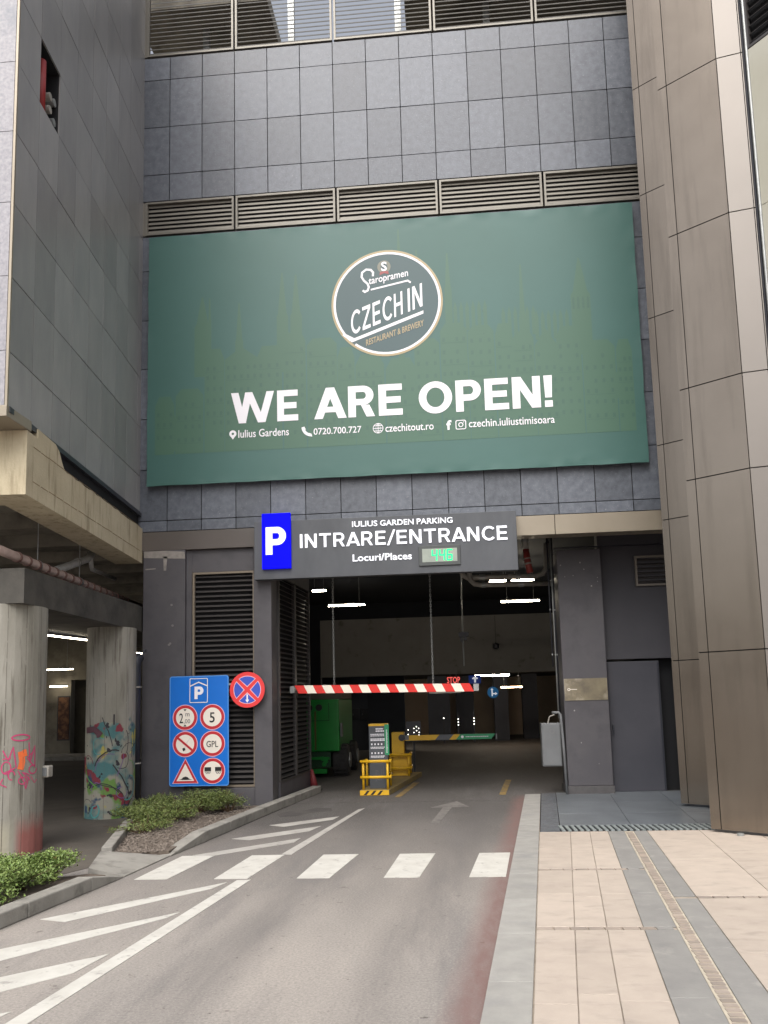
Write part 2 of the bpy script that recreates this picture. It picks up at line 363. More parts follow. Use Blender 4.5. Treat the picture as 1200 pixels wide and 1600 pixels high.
def glyph(ch, t):
    """bold sans-serif letter as polygons on a cap height of 1; returns polygons and width"""
    R_ = lambda x0, x1, z0, z1: [(x0, z0), (x1, z0), (x1, z1), (x0, z1)]
    D_ = lambda xa, xb, w, z0=0, z1=1: [(xa, z0), (xa+w, z0), (xb+w, z1), (xb, z1)]
    def arc(cx, cz, rx, rz, a0, a1, n=18, tx=None):
        tx = tx or t; P = []
        A = [radians(a0+(a1-a0)*i/n) for i in range(n+1)]
        for p, q in zip(A[:-1], A[1:]):
            P.append([(cx+rx*cos(p), cz+rz*sin(p)), (cx+rx*cos(q), cz+rz*sin(q)), (cx+(rx-tx)*cos(q), cz+(rz-t*.92)*sin(q)), (cx+(rx-tx)*cos(p), cz+(rz-t*.92)*sin(p))])
        return P
    h = t*.92; w2 = t*1.12
    if ch == 'I': return [R_(0, t, 0, 1)], t
    if ch == 'E': return [R_(0, t, 0, 1), R_(t, .66, 1-h, 1), R_(t, .62, .5-h/2, .5+h/2), R_(t, .67, 0, h)], .67
    if ch == 'T': return [R_(0, .78, 1-h, 1), R_(.39-t/2, .39+t/2, 0, 1-h)], .78
    if ch == 'H': return [R_(0, t, 0, 1), R_(.74-t, .74, 0, 1), R_(t, .74-t, .5-h/2, .5+h/2)], .74
    if ch == 'N': return [R_(0, t, 0, 1), R_(.78-t, .78, 0, 1), D_(.78-t*1.15, 0, t*1.15)], .78
    if ch == 'Z': return [R_(0, .7, 1-h, 1), R_(0, .7, 0, h), D_(0, .7-t*1.25, t*1.25, h, 1-h)], .7
    if ch == 'A': return [D_(0, .46-w2*.5, w2), D_(.92-w2, .46-w2*.5, w2), R_(.24, .68, .2, .2+h*.9)], .92
    if ch == 'W': return [D_(.25, 0, w2), D_(.25, .55-w2/2+.03, w2*.95), D_(1.15-.25-w2*.0-.03, .55-w2/2+.03, w2*.95), D_(.90-.03, 1.15, w2)], 1.15+w2
    if ch == '/': return [D_(0, .42, t*.85, -.06, 1.06)], .42+t*.85
    if ch == '!': return [[(t*.12, .3), (t*.98, .3), (t*1.1, 1), (0, 1)], R_(t*.05, t*1.05, 0, t*.95)], t*1.1
    if ch == 'O': return arc(.47, .5, .47, .515, 0, 360, 36), .94
    if ch == 'C': return arc(.47, .5, .47, .515, 42, 318, 30), .80
    if ch == 'P': return [R_(0, t, 0, 1), R_(t, .4, 1-h, 1), R_(t, .4, .34, .34+h)]+arc(.4, .67, .31, .33, -90, 90), .71
    if ch == 'R': return [R_(0, t, 0, 1), R_(t, .42, 1-h, 1), R_(t, .42, .38, .38+h)]+arc(.42, .69, .30, .31, -90, 90)+[D_(.74-t*1.05, .36, t*1.1, 0, .38)], .76
    return [], .3
def bold(body, box, y, material, parent, t=.2, dep=.004, gap=.1, shear=0, name="lettering"):
    polys = []; x = 0; seen = []
    for ch in body:
        P, w = glyph(ch, t); polys += [[(a+x, b) for a, b in p] for p in P]; i_ = len(seen); seen.append(ch); nx_ = body[i_+1] if i_+1 < len(body) else ' '; x += w+gap*(.5 if ch in 'A/' or nx_ in 'A/' else 1)
    x -= gap; x0, x1, z0, z1 = box; mb = MB(); sx = (x1-x0)/x; sz = z1-z0
    for k, p in enumerate(polys): mb.face([(x0+a*sx, z0+b*sz+shear*a*sx) for a, b in p], y-.00004*(k % 9), dep)
    return mb.build(name, material, parent)
def disc(cx, cz, r, y, t=.003, n=48):
    return MB().face([(cx+r*cos(2*pi*i/n), cz+r*sin(2*pi*i/n)) for i in range(n)], y, t)

# ================================================================== GROUND
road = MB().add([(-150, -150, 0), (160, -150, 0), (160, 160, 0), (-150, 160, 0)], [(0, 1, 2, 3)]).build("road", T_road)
tag(road, kind="structure")
def KX(y): return 5.431+.1128*(y+8.62)      # kerb line beside the drive
def mark(name, pts, material=T_white, z=.004):
    return MB().prism(pts, .0005, z).build(name, material, road)
for i, (a, b, c, d) in enumerate([(2.17, 2.50, 2.62, 2.25), (2.97, 3.30, 3.42, 3.05), (3.786, 4.105, 4.25, 3.86), (4.631, 4.97, 5.10, 4.71), (5.444, 5.79, 5.915, 5.58)]):
    mark("crosswalk_stripe", [(a, -5.16), (b, -5.16), (c, -3.97), (d, -3.98)])
for p in ([(1.967, -6.586), (2.215, -6.663), (3.072, -5.564), (3.144, -5.307)], [(1.93, -7.52), (2.07, -7.84), (3.004, -6.562), (3.054, -6.389)],
          [(2.10, -8.24), (2.25, -8.57), (2.863, -7.858), (2.93, -7.469)], [(2.2, -8.9), (2.3, -9.25), (2.74, -8.74), (2.81, -8.5)]):
    mark("hatch_stripe", p)
for p in ([(2.359, -3.946), (2.596, -3.996), (3.369, -3.2), (3.396, -2.888)], [(2.511, -2.874), (2.769, -2.984), (3.406, -2.353), (3.499, -1.934)],
          [(2.75, -1.80), (2.98, -1.95), (3.572, -1.357), (3.621, -1.046)]):
    mark("hatch_stripe", p, T_worn)
mark("edge_line", [(2.72, -10.2), (2.84, -10.2), (3.348, -5.205), (3.216, -5.228)])
mark("edge_line", [(3.375, -3.925), (3.493, -3.968), (3.907, -.173), (3.821, -.311)], T_worn)
mark("direction_arrow", [(4.991, -1.779), (5.105, -1.789), (5.28, -.24), (5.558, -.206), (5.36, .515), (4.95, -.22), (5.14, -.23)], mat("faint_road_paint", S(122, 118, 114), S(98, 95, 92), 4, .75, c3=S(84, 81, 79), scale3=8, lo3=.5, hi3=.7))
mark("lane_dash", [(6.102, 1.313), (6.211, 1.298), (6.491, 3.786), (6.376, 3.807)], T_yel, .009)
mark("lane_dash", [(4.287, 1.184), (4.389, 1.171), (4.62, 3.598), (4.50, 3.62)], T_yel, .009)
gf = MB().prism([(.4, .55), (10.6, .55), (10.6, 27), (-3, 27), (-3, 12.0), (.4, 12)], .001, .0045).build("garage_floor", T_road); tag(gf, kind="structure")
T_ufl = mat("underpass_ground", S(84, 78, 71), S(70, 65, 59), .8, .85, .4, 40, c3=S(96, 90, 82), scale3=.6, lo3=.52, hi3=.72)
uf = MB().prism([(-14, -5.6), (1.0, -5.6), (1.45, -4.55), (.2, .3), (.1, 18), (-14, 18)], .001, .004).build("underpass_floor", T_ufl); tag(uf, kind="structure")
T_patch = mat("asphalt_patch", S(62, 60, 59), S(84, 80, 77), 3, .9, .5, 50)
mark("asphalt_patch", [(2.72, -1.0), (2.95, -.92), (3.1, -.6), (3.42, -.42), (3.36, -.1), (3.1, -.05), (2.98, -.3), (2.78, -.35), (2.62, -.7)], T_patch, .003)

# sidewalk on the right: flush kerb, paving slabs, grey bands, brick strip
sw = MB().prism([(KX(-11), -11), (14, -11), (14, -2.72), (KX(-2.72), -2.72)], .001, .010).build("sidewalk", T_grout); tag(sw, kind="structure")
def quad_slab(name, p, material, parent, z0=.0105, z1=.022):
    return MB().prism(p, z0, z1).build(name, material, parent, bevel=.003)
kerb = MB().prism([(KX(-11)-.001, -11), (KX(-11)+.27, -11), (KX(1.2)+.27, 1.2), (KX(1.2)-.001, 1.2)], .0012, .0085).build("kerb", T_grout); tag(kerb, kind="structure")
y = -11
while y < 1.1:
    y1 = min(y+.98, 1.15)
    quad_slab("kerb_stone", [(KX(y)+.002, y), (KX(y)+.265, y), (KX(y1)+.265, y1-.008), (KX(y1)+.002, y1-.008)], T_granitekerb, kerb, .009, .026)
    y += .98
def lin(x0, y0, x1, y1): return lambda yy: x0+(x1-x0)*(yy-y0)/(y1-y0)
L0 = lambda yy: KX(yy)+.272
J1 = lin(5.938, -8.61, 6.74, -2.75); J2 = lin(6.166, -8.6, 6.97, -2.77); B0 = lin(6.44, -8.6, 7.187, -2.784)
K0 = lin(6.690, -8.6, 7.385, -2.8); K1 = lin(6.795, -8.6, 7.495, -2.8); B1 = lin(6.99, -8.6, 7.655, -2.818)
def strip(nm, fa, fb, ys, material, g=.0028):
    for a, b in zip(ys[:-1], ys[1:]):
        quad_slab(nm, [(fa(a)+g, a+g), (fb(a)-g, a+g), (fb(b)-g, b-g), (fa(b)+g, b-g)], material, sw)
for fa, fb, o in ((L0, J1, 0), (J1, J2, .3), (J2, B0, .1)):
    strip("paving_slab", fa, fb, [-11, -9.7+o, -8.4+o*.5, -6.99], T_pave); strip("paving_slab", fa, fb, [-6.91, -5.9-o*.4, -4.99], T_pave); strip("paving_slab", fa, fb, [-4.91, -3.8+o*.5, -2.76], T_pave)
for a in (-6.99, -4.99):
    x = L0(a)+.01
    k = 0
    while x < K0(a)-.1:
        w = .115+.02*random.random(); bx("brick", x, x+w-.014, a+.006, a+.074, .0105, .021, T_band if x > B0(a) else T_brick, sw); x += w
strip("grey_slab", B0, K0, [-11, -9.6, -8.3, -6.99], T_band); strip("grey_slab", B0, K0, [-6.91, -5.9, -4.99], T_band); strip("grey_slab", B0, K0, [-4.91, -3.9, -2.76], T_band)
strip("grey_slab", K1, B1, [-11, -9.9, -8.8, -7.4, -6.1], T_band); strip("grey_slab", K1, B1, [-6.02, -4.9, -3.8, -2.76], T_band)
MB().prism([(K0(-11), -11), (K1(-11), -11), (K1(-2.76), -2.76), (K0(-2.76), -2.76)], .0102, .0185).build("mortar_bed", T_mortar, sw)
y = -10.4
while y < -2.85:
    inst("brick", "pbrick%d" % random.randint(0, 2), lambda: MB().box(-.038+random.uniform(-.006, .006), .038, -.024, .024, 0, .0125).mesh("brick", T_brick),
         ((K0(y)+K1(y))/2+random.uniform(-.003, .003), y, .0105), sw, rotz=random.uniform(-.05, .05)); y += .0665
x_off = [0, .62, 1.25, 1.9, 2.6, 3.4, 4.4]
for i in range(6):
    fa = (lambda q: lambda yy: B1(yy)+q)(x_off[i]); fb = (lambda q: lambda yy: B1(yy)+q)(x_off[i+1])
    strip("paving_slab", fa, fb, [-11, -9.2+.3*(i % 2), -7.5+.2*(i % 2), -6.1], T_pave)
    strip("paving_slab", fa, fb, [-6.02, -4.5+.3*(i % 2), -2.76], T_pave)
a = -6.1; x = B1(a)+.01
while x < 10.5:
    w = .115+.02*random.random(); bx("brick", x, x+w-.014, a+.006, a+.074, .0105, .021, T_brick, sw); x += w

# dark entrance floor with ribbed grate
ef = MB().prism([(KX(-2.7)+.275, -2.71), (9.6, -2.71), (9.6, 1.34), (KX(1.2)+.275, 1.34)], .001, .010).build("entrance_floor", T_dark); tag(ef, kind="structure")
LX = lambda yy: KX(yy)+.28
strip2 = lambda nm, p, mt: quad_slab(nm, p, mt, ef, .0105, .020)
T_cob = mat("dark_cobble", S(62, 66, 72), S(98, 102, 108), 14, .5, .8, 30)
for k in range(9):
    a = -2.70+k*.44; b = a+.432
    strip2("cobble_slab", [(LX(a), a), (LX(a)+.24, a), (LX(b)+.24, b), (LX(b), b)], T_cob)
xs = [0, .9, 1.75, 2.7]
for j, (a, b) in enumerate(((-2.26, -1.2), (-1.192, .0), (.008, 1.33))):
    for i in range(3):
        strip2("floor_tile", [(LX(a)+.25+xs[i], a), (LX(a)+.244+xs[i+1], a), (LX(b)+.244+xs[i+1], b), (LX(b)+.25+xs[i], b)], T_floor)
x = LX(-2.5)+.27
while x < 9.3:
    inst("grate_bar", "gbar", lambda: MB().box(-.02, .02, -.2, .2, 0, .014).mesh("grate_bar", T_grate), (x, -2.48, .0105), ef); x += .075

# left kerbs and planters
def KL(y): return 2.01+.125*(y+5.16)
def kerb_run(name, pts, w, h, taper0=False, taper1=False, parent=None):
    """kerb stones along the polyline, top on the left side of its direction"""
    o = None
    for i in range(len(pts)-1):
        a = Vector(pts[i]); b = Vector(pts[i+1]); d = b-a; n = Vector((-d.y, d.x)).normalized()*w; m_ = max(1, round(d.length/.95))
        for k in range(m_):
            p = a+d*k/m_; q = a+d*(k+1)/m_-d.normalized()*.006
            hs = [h]*4
            if taper0 and i == 0 and k == 0: hs = [.015, h, h, .015]
            if taper1 and i == len(pts)-2 and k == m_-1: hs = [h, .015, .015, h]
            MB().prism([tuple(p), tuple(q), tuple(q+n), tuple(p+n)], .0006, hs).build("kerb_stone", T_kerb, parent, bevel=.012)
def structure_root(name):
    o = bpy.data.objects.new(name, None); COL.objects.link(o); o["kind"] = "structure"; return o
k1 = structure_root("kerb")
kerb_run("k", [(KL(-10.2), -10.2), (KL(-5.62), -5.62), (KL(-5.05), -5.05)], .16, .125, taper1=True, parent=k1)
k2 = structure_root("kerb")
kerb_run("k", [(2.12, -3.98), (2.235, -3.05), (2.50, -.62), (2.84, 2.1)], .17, .13, taper0=True, parent=k2)
kerb_run("k", [(.34, -.35), (.80, -2.15), (1.38, -4.15)], .12, .14, parent=k2)
cp = MB().prism([(1.40, -4.20), (2.11, -3.99), (2.02, -5.04), (1.62, -4.98)], .001, [.11, .012, .012, .08]).build("dropped_kerb", T_kerb); tag(cp, kind="structure")
s1 = MB().prism([(KL(-10.2)-.165, -10.2), (KL(-5.1)-.165, -5.1), (1.66, -5.02), (1.25, -5.3), (.75, -6.3), (.4, -10)], .001, .035).build("planter_soil", T_soil); tag(s1, kind="structure")
s2 = MB().prism([(1.40, -4.13), (2.08, -3.93), (2.07, -3.0), (2.33, -.62), (2.36, -.06), (.4, -.06), (.92, -2.12)], .001, .055).build("planter_soil", T_soil); tag(s2, kind="structure")
# loose mulch chips on the bed
mb = MB(); r = random.Random(3)
for i in range(1500):
    t = r.random(); yy = -4.02+t*3.9
    x0 = 1.42+(.42-1.42)*min(1, (yy+4.02)/3.9)**.9; x1 = 2.0+.1*t
    x = r.uniform(x0, x1+.18*t); s = r.uniform(.012, .034); a = r.random()*6.3
    z = .053+r.random()*.012
    c, q = cos(a)*s, sin(a)*s
    mb.add([(x+c, yy+q, z), (x-q*.6, yy+c*.6, z+s*.25), (x-c, yy-q, z), (x+q*.6, yy-c*.6, z-.004), (x, yy, z+s*.6)], [(0, 1, 4), (1, 2, 4), (2, 3, 4), (3, 0, 4), (3, 2, 1, 0)])
o = mb.build("mulch", T_stone); tag(o, "brown mulch chips covering the bed behind the kerb", "mulch", kind="stuff")

def bush(label, cx, cy, rx, ry, h, n, ls, material, seed, group, wisp=.25):
    r = random.Random(seed); root = empty("planter_shrub", label, "shrub", group); root.location = (cx, cy, .055)
    lm = MB(); sm = MB()
    lobes = [(r.uniform(-.6, .6)*rx, r.uniform(-.6, .6)*ry, r.uniform(.35, .8)*h, r.uniform(.45, .75)) for _ in range(9)]
    for i in range(n):
        lx, ly, lz, ls_ = lobes[i % len(lobes)]
        while True:
            d = Vector((r.uniform(-1, 1), r.uniform(-1, 1), r.uniform(-1, 1)))
            if .25 < d.length < 1: break
        if r.random() < wisp: d *= 1.35
        p = Vector((lx+d.x*rx*ls_*.75, ly+d.y*ry*ls_*.75, max(.01, lz+d.z*h*.45*ls_)))
        L_ = ls*r.uniform(.6, 1.3); a = r.random()*2*pi; e = r.uniform(-.3, 1.1)
        t = Vector((cos(a)*cos(e), sin(a)*cos(e), sin(e))); s = t.cross(Vector((r.uniform(-1, 1), r.uniform(-1, 1), 1))).normalized()
        u = s.cross(t)
        lm.add([p, p+t*L_*.5+s*L_*.26+u*L_*.08, p+t*L_, p+t*L_*.5-s*L_*.26+u*L_*.08, p+t*L_*.5-u*L_*.02], [(0, 1, 4), (1, 2, 4), (2, 3, 4), (3, 0, 4)])
    for i in range(26):
        lx, ly, lz, _ = lobes[i % len(lobes)]
        e = Vector((lx*1.1+r.uniform(-.5, .5)*rx, ly*1.1+r.uniform(-.5, .5)*ry, lz+r.uniform(-.1, .5)*h))
        m_ = e*.5+Vector((r.uniform(-.04, .04), r.uniform(-.04, .04), .03))
        sm.tube([(r.uniform(-.06, .06), r.uniform(-.06, .06), -.02), m_, e], [.006, .004, .002], 5)
    lm.build("foliage", material, root); sm.build("stem", T_twig, root)
    return root
G1 = "shrubs in the front planter"; G2 = "shrubs in the bed below the blue sign panel"
for i, (lab, cx, cy, rx, ry, h) in enumerate([
        ("bright green shrub at the pointed end of the front planter, by the tapered kerb", 1.40, -5.32, .2, .3, .27),
        ("bright green shrub in the front planter, second from the tapered kerb", 1.30, -5.75, .36, .36, .33),
        ("bright green shrub in the front planter behind the kerb, third from the tapered kerb", 1.18, -6.3, .42, .38, .34),
        ("bright green shrub cut off by the left edge of the photo", 1.05, -6.95, .45, .42, .34)]):
    bush(lab, cx, cy, rx*1.1, ry*1.1, h*.85, 6500, .030, T_leaf2, 20+i, G1)
for i, (lab, cx, cy, rx, ry, h) in enumerate([
        ("olive green shrub leaning over the thin kerb facing the mural column", .92, -1.95, .34, .42, .36),
        ("olive green shrub at the foot of the charcoal pillar", .75, -.85, .36, .45, .40),
        ("olive green shrub in the middle of the mulch bed", 1.25, -1.55, .42, .5, .36),
        ("olive green shrub right under the blue sign panel", 1.45, -.75, .36, .42, .44),
        ("tall sprigs of olive green shrub below the louvre panel", 1.85, -.75, .36, .45, .42),
        ("low sparse shrub trailing over mulch at the front of the bed", 1.28, -2.6, .36, .5, .24)]):
    bush(lab, cx, cy, rx*1.12, ry*1.1, h*.74, 4600 if i < 5 else 1600, .029, T_leaf, 40+i, G2)

# ================================================================== PARKING BUILDING
pb = empty("parking_building", "dark slate tiled parking building with louvre bands above the garage entrance", "building")
pb.location = (0, 0, 0)
def tile(x0, x1, z0, z1, y=0):
    g = .007; w = round(x1-x0, 3); h = round(z1-z0, 3)
    inst("facade_tile", ("tile", w, h), lambda: MB().box(g, w-g, 0, .02, g, h-g).mesh("facade_tile", T_tile), (x0, y+random.uniform(-.0015, .0015), z0), pb)
rows = [(13.08, 13.53), (12.14, 13.08), (11.21, 12.14), (10.70, 11.21), (9.37, 10.02), (8.45, 9.37), (7.55, 8.45), (6.64, 7.55), (5.73, 6.64), (4.83, 5.73), (4.64, 4.83)]
cols = [.05]+[.6*i for i in range(1, 15)]+[8.95]
for z0, z1 in rows:
    for x0, x1 in zip(cols[:-1], cols[1:]):
        if x0 > .5 and x1 < 8.5 and z0 > 5.45 and z1 < 9.9: continue     # hidden behind the banner
        tile(x0, x1, z0, z1)
MB().box(-.3, 9.6, .026, .30, 4.33, 10.04).box(-.3, 9.6, .026, .3, 10.69, 13.54).box(-.3, .05, .026, .3, 10.04, 10.69).box(8.99, 9.6, .026, .3, 10.04, 10.69).build("backing_wall", T_dark, pb)
# fascia strip above the entrance
for x0, x1, tm in ((.12, 2.3, mat("fascia_dark_reflection", S(84, 78, 74), S(92, 86, 82), 1, .45)), (2.305, 4.6, T_gold), (4.605, 7.12, T_gold), (7.125, 8.95, T_gold)):  # left panel: dark reflection put into its colour
    bx("fascia_panel", x0, x1-.004, -.012, .30, 4.31, 4.632, tm, pb, .004)
def louvre(x0, x1, z0, z1, y, material, pitch, depth=.055, back=True, parent=pb, name="louvre_panel", fr=.035, frame_mat=None, tilt=.75, rotz=0, origin=None):
    """framed louvre, one object per slat; local x along the panel"""
    o = bpy.data.objects.new(name, None); COL.objects.link(o); o.parent = parent
    o.location = origin or (x0, y, z0); o.rotation_euler = (0, 0, rotz); w = x1-x0; h = z1-z0
    f = MB().box(0, w, -.012, .05, 0, fr).box(0, w, -.012, .05, h-fr, h).box(0, fr, -.012, .05, fr, h-fr).box(w-fr, w, -.012, .05, fr, h-fr)
    f.build("frame", frame_mat or material, o)
    if back: MB().box(0, w, .075, .085, 0, h).build("back_plate", T_dark, o)
    n = max(1, int((h-2*fr)/pitch)); p = (h-2*fr)/n
    key = ("slat", round(w, 3), material.name, depth, tilt)
    c, s = cos(tilt)*depth/2, sin(tilt)*depth/2; t = .004
    def mk():
        return MB().add([(fr, -c, -s), (w-fr, -c, -s), (w-fr, c, s), (fr, c, s), (fr, -c-t*sin(tilt), -s+t*1.4), (w-fr, -c-t*sin(tilt), -s+t*1.4), (w-fr, c-t*sin(tilt), s+t*1.4), (fr, c-t*sin(tilt), s+t*1.4)],
                        [(0, 3, 2, 1), (4, 5, 6, 7), (0, 1, 5, 4), (1, 2, 6, 5), (2, 3, 7, 6), (3, 0, 4, 7)]).mesh("slat", material)
    for i in range(n):
        inst("slat", key, mk, (0, .03, fr+p*(i+.5)), o)
    return o
lx = [(.17, 1.78), (1.815, 3.60), (3.635, 5.40), (5.435, 7.2), (7.235, 8.96)]
for a, b in lx: louvre(a, b, 10.05, 10.68, .0, T_olive, .079, parent=pb, tilt=1.2)
MB().box(.05, .166, .0, .02, 10.05, 10.68).build("corner_plate", T_olive, pb)
for a, b in lx: louvre(a, b, 13.56, 15.35, .0, mat("grey_louvre", S(92, 90, 86), S(100, 98, 93), 2, .5), .084, depth=.062, back=False, parent=pb, tilt=.95, frame_mat=T_olive)
MB().box(.05, .166, .0, .02, 13.56, 15.35).build("corner_plate", T_olive, pb)
MB().box(.015, .045, -.05, -.02, 12.2, 15.35).build("corner_bead", T_pale, pb)
# open upper deck behind the top louvres: parapet, roof slabs over its ends, columns
MB().box(-.3, 2.3, .5, 7, 15.0, 15.3).box(4.9, 9.6, .5, 7, 15.0, 15.3).box(-.3, 9.6, 7, 7.3, 13.5, 15.4).box(-.3, 9.6, .3, 7, 13.3, 13.5).build("upper_deck", T_under, pb)
for x in (.9, 2.6, 4.7, 6.4): MB().box(x, x+.12, 1.0, 1.12, 13.5, 15.6).build("deck_post", T_steel, pb)

# lower left: pillar, louvre bay, jamb
bx("pillar", .2, .93, -.03, .42, 0, 4.305, T_dkgrey, pb, .012)
MB().box(.93, 1.02, .05, .42, 0, 4.305).box(1.02, 2.12, .17, .42, 0, 4.305).build("bay_wall", T_dkgrey, pb)
MB().box(1.02, 2.1, .03, .16, .012, .33).build("plinth", T_dkgrey, pb, bevel=.008)
louvre(1.03, 2.1, .34, 3.92, .07, T_lv, .083, parent=pb, depth=.062, tilt=.62, frame_mat=mat("bronze_frame", S(120, 110, 96), rough=.5))
MB().box(1.02, 2.1, .06, .16, 3.925, 4.305).build("head_panel", T_dkgrey, pb)
bx("jamb_column", 2.1, 2.4, -.02, .42, 0, 4.305, T_dkgrey, pb, .01)
mb = MB().face([(.215, 4.19), (.93, 4.15), (.92, 4.27), (.6, 4.30), (.21, 4.30)], -.0305, .002).face([(.56, 3.96), (.60, 3.96), (.62, 4.2), (.55, 4.2)], -.0305, .002).face([(.24, 3.98), (.42, 3.99), (.42, 4.005), (.24, 4.0)], -.0305, .002)
mb.build("bare_plaster_patch", mat("bare_plaster", S(150, 144, 138), S(120, 116, 112), 9, .9), pb)
for x, z in ((.70, 3.37), (.72, 3.02), (.68, 2.72), (.66, 2.70)): disc(x, z, .018, -.0305, .012, 10).build("drill_hole", T_grey, pb)
# receding louvre wall beside the drive
ang = atan2(2.5, .185)
rl = bpy.data.objects.new("side_wall", None)
for k in range(2):
    d = Vector((.185, 2.5)).normalized(); s0 = .42+k*1.06
    louvre(0, 1.04, .36, 3.9, 0, T_lv, .083, parent=pb, depth=.062, tilt=.62, rotz=ang, origin=(2.395+d.x*s0, d.y*s0, .36))
n = Vector((d.y, -d.x)); P0 = Vector((2.4, 0))
def along(s, off): q = P0+d*s-n*off; return (q.x, q.y)
MB().prism([along(.42, .0), along(2.55, .0), along(2.55, .3), along(.42, .3)], 0, .355).build("plinth", T_dkgrey, pb)
MB().prism([along(.42, .0), along(2.55, .0), along(2.55, .3), along(.42, .3)], 3.905, 4.74).build("head_panel", T_dkgrey, pb)
MB().prism([along(.42, .1), along(2.55, .1), along(2.55, .3), along(.42, .3)], .356, 3.9).build("backing_wall", T_dark, pb)

# right side: pillar, wall, door, vent
bx("pillar", 7.27, 8.03, 1.1, 1.8, .15, 4.24, T_dkgrey, pb, .012)
bx("pillar_plinth", 7.255, 8.045, 1.085, 1.8, .0, .149, mat("plinth_stone", S(70, 68, 70), S(84, 82, 82), 12, .6), pb, .006)
MB().box(8.03, 9.9, 1.36, 1.6, 2.30, 4.74).box(9.28, 9.9, 1.36, 1.6, 0, 2.29).box(8.03, 8.06, 1.36, 1.6, 0, 2.29).build("side_wall", mat("side_wall_paint", S(52, 52, 58), S(60, 59, 64), 1.5, .6, .1, 20), pb)
MB().box(8.06, 9.3, 1.585, 1.6, 0, 2.29).build("doorway_back", T_dark, pb)
door = bx("door", 8.075, 8.965, 1.33, 1.375, .02, 2.255, T_door, pb, .006)
MB().box(8.105, 8.13, 1.28, 1.325, 1.0, 1.16).box(8.11, 8.125, 1.26, 1.285, 1.07, 1.09).build("handle", T_blackp, door)
MB().box(8.93, 8.955, 1.318, 1.329, .05, 2.22).build("edge_strip", T_blackp, door)
louvre(8.66, 9.25, 3.58, 4.12, 1.31, T_lv, .075, parent=pb, name="wall_vent", frame_mat=mat("vent_frame", S(112, 106, 98), rough=.5))
r = random.Random(5)
mb = MB()
for i in range(12):
    x = r.uniform(7.32, 7.98); z = r.choice([r.uniform(3.5, 4.1), r.uniform(.3, 1.5), r.uniform(3.6, 3.9)]); s = r.uniform(.005, .014)
    mb.face([(x-s, z-s*.6), (x+s*.8, z-s), (x+s, z+s*.5), (x-s*.3, z+s*1.4)], 1.0995, .002)
mb.build("chipped_paint", mat("chipped_paint", S(150, 148, 146), rough=.9), pb)

# brass plate on the pillar
pl = MB().box(7.285, 8.015, 1.088, 1.098, 1.60, 1.975).build("name_plate", T_plate); tag(pl, "brass coloured metal plate on the charcoal pillar beside the door", "plate")
MB().ring(7.36, 1.79, .014, .026, 1.0875, .002, 16).box(7.386, 7.50, 1.0855, 1.0875, 1.785, 1.795).build("key_mark", T_cream, pl)

# ================================================================== GARAGE INTERIOR
def st(name, *boxes, material):
    mb = MB()
    for b in boxes: mb.box(*b)
    o = mb.build(name, material); o["kind"] = "structure"; return o
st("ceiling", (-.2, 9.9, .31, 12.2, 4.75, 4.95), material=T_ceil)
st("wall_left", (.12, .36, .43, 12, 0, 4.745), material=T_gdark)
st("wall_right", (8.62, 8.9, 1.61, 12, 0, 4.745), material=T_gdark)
st("wall_front", (.37, 2.38, .43, .55, 0, 4.745), (9.9, 10.1, .3, 1.7, 0, 4.745), (8.62, 9.9, 1.605, 1.7, 0, 4.745), material=T_dark)
st("lintel_wall", (1.25, 8.6, 12.0, 12.3, 2.45, 4.25), material=T_gwall)
st("lintel_upper_wall", (.37, 8.6, 12.02, 12.3, 4.255, 4.745), (.37, 1.245, 12.0, 12.3, 0, 4.25), material=T_ceil)
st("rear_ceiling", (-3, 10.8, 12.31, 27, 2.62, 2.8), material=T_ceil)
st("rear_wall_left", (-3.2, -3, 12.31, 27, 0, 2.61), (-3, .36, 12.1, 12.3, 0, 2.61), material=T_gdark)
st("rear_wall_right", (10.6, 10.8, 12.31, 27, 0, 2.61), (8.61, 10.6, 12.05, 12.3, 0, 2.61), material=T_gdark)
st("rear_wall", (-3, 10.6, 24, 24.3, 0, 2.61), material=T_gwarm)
for x0, x1, y0 in ((4.35, 5.25, 20), (5.5, 6.25, 21), (7.0, 7.55, 19), (8.2, 8.8, 20)):
    o = bx("garage_column", x0, x1, y0, y0+.6, 0.005, 2.61, T_gdark); tag(o, kind="structure")
st("partition_wall", (2.5, 3.75, 14, 14.2, .005, 2.61), material=T_gdark)
st("partition_wall", (.4, 2.45, 14.6, 14.8, .005, 2.61), material=mat("partition_paint", S(80, 84, 92), rough=.9))
for i, (x0, x1) in enumerate(((1.35, 1.85), (1.92, 2.2), (2.24, 2.47))):
    o = MB().box(x0, x1, 14.45, 14.58, 1.05, 1.42).box(x0+.05, x1-.05, 14.43, 14.449, 1.1, 1.37).build("wall_cabinet", T_blackp)
    tag(o, ["leftmost and widest black wall cabinet at the back of the garage", "middle black wall cabinet at the back of the garage", "right black wall cabinet beside the grey partition"][i], "cabinet", "black wall cabinets")
    MB().box(x0+.02, x0+.03, 14.41, 14.449, 1.2, 1.26).build("latch", T_steel, o)
bin_ = empty("wheelie_bin", "dark wheeled waste bin standing behind the green machine", "bin"); bin_.location = (1.9, 11, 0)
MB().prism([(-.35, -.3), (.35, -.3), (.35, .3), (-.35, .3)], .1, .95).build("body", mat("bin_plastic", S(42, 50, 60), rough=.5), bin_)
MB().box(-.38, .38, -.34, .32, .952, 1.02).build("lid", T_blackp, bin_)
for sx in (-1, 1): MB().tube([(sx*.36, .2, .1), (sx*.42, .2, .1)], .1, 14).build("wheel", T_rub, bin_)

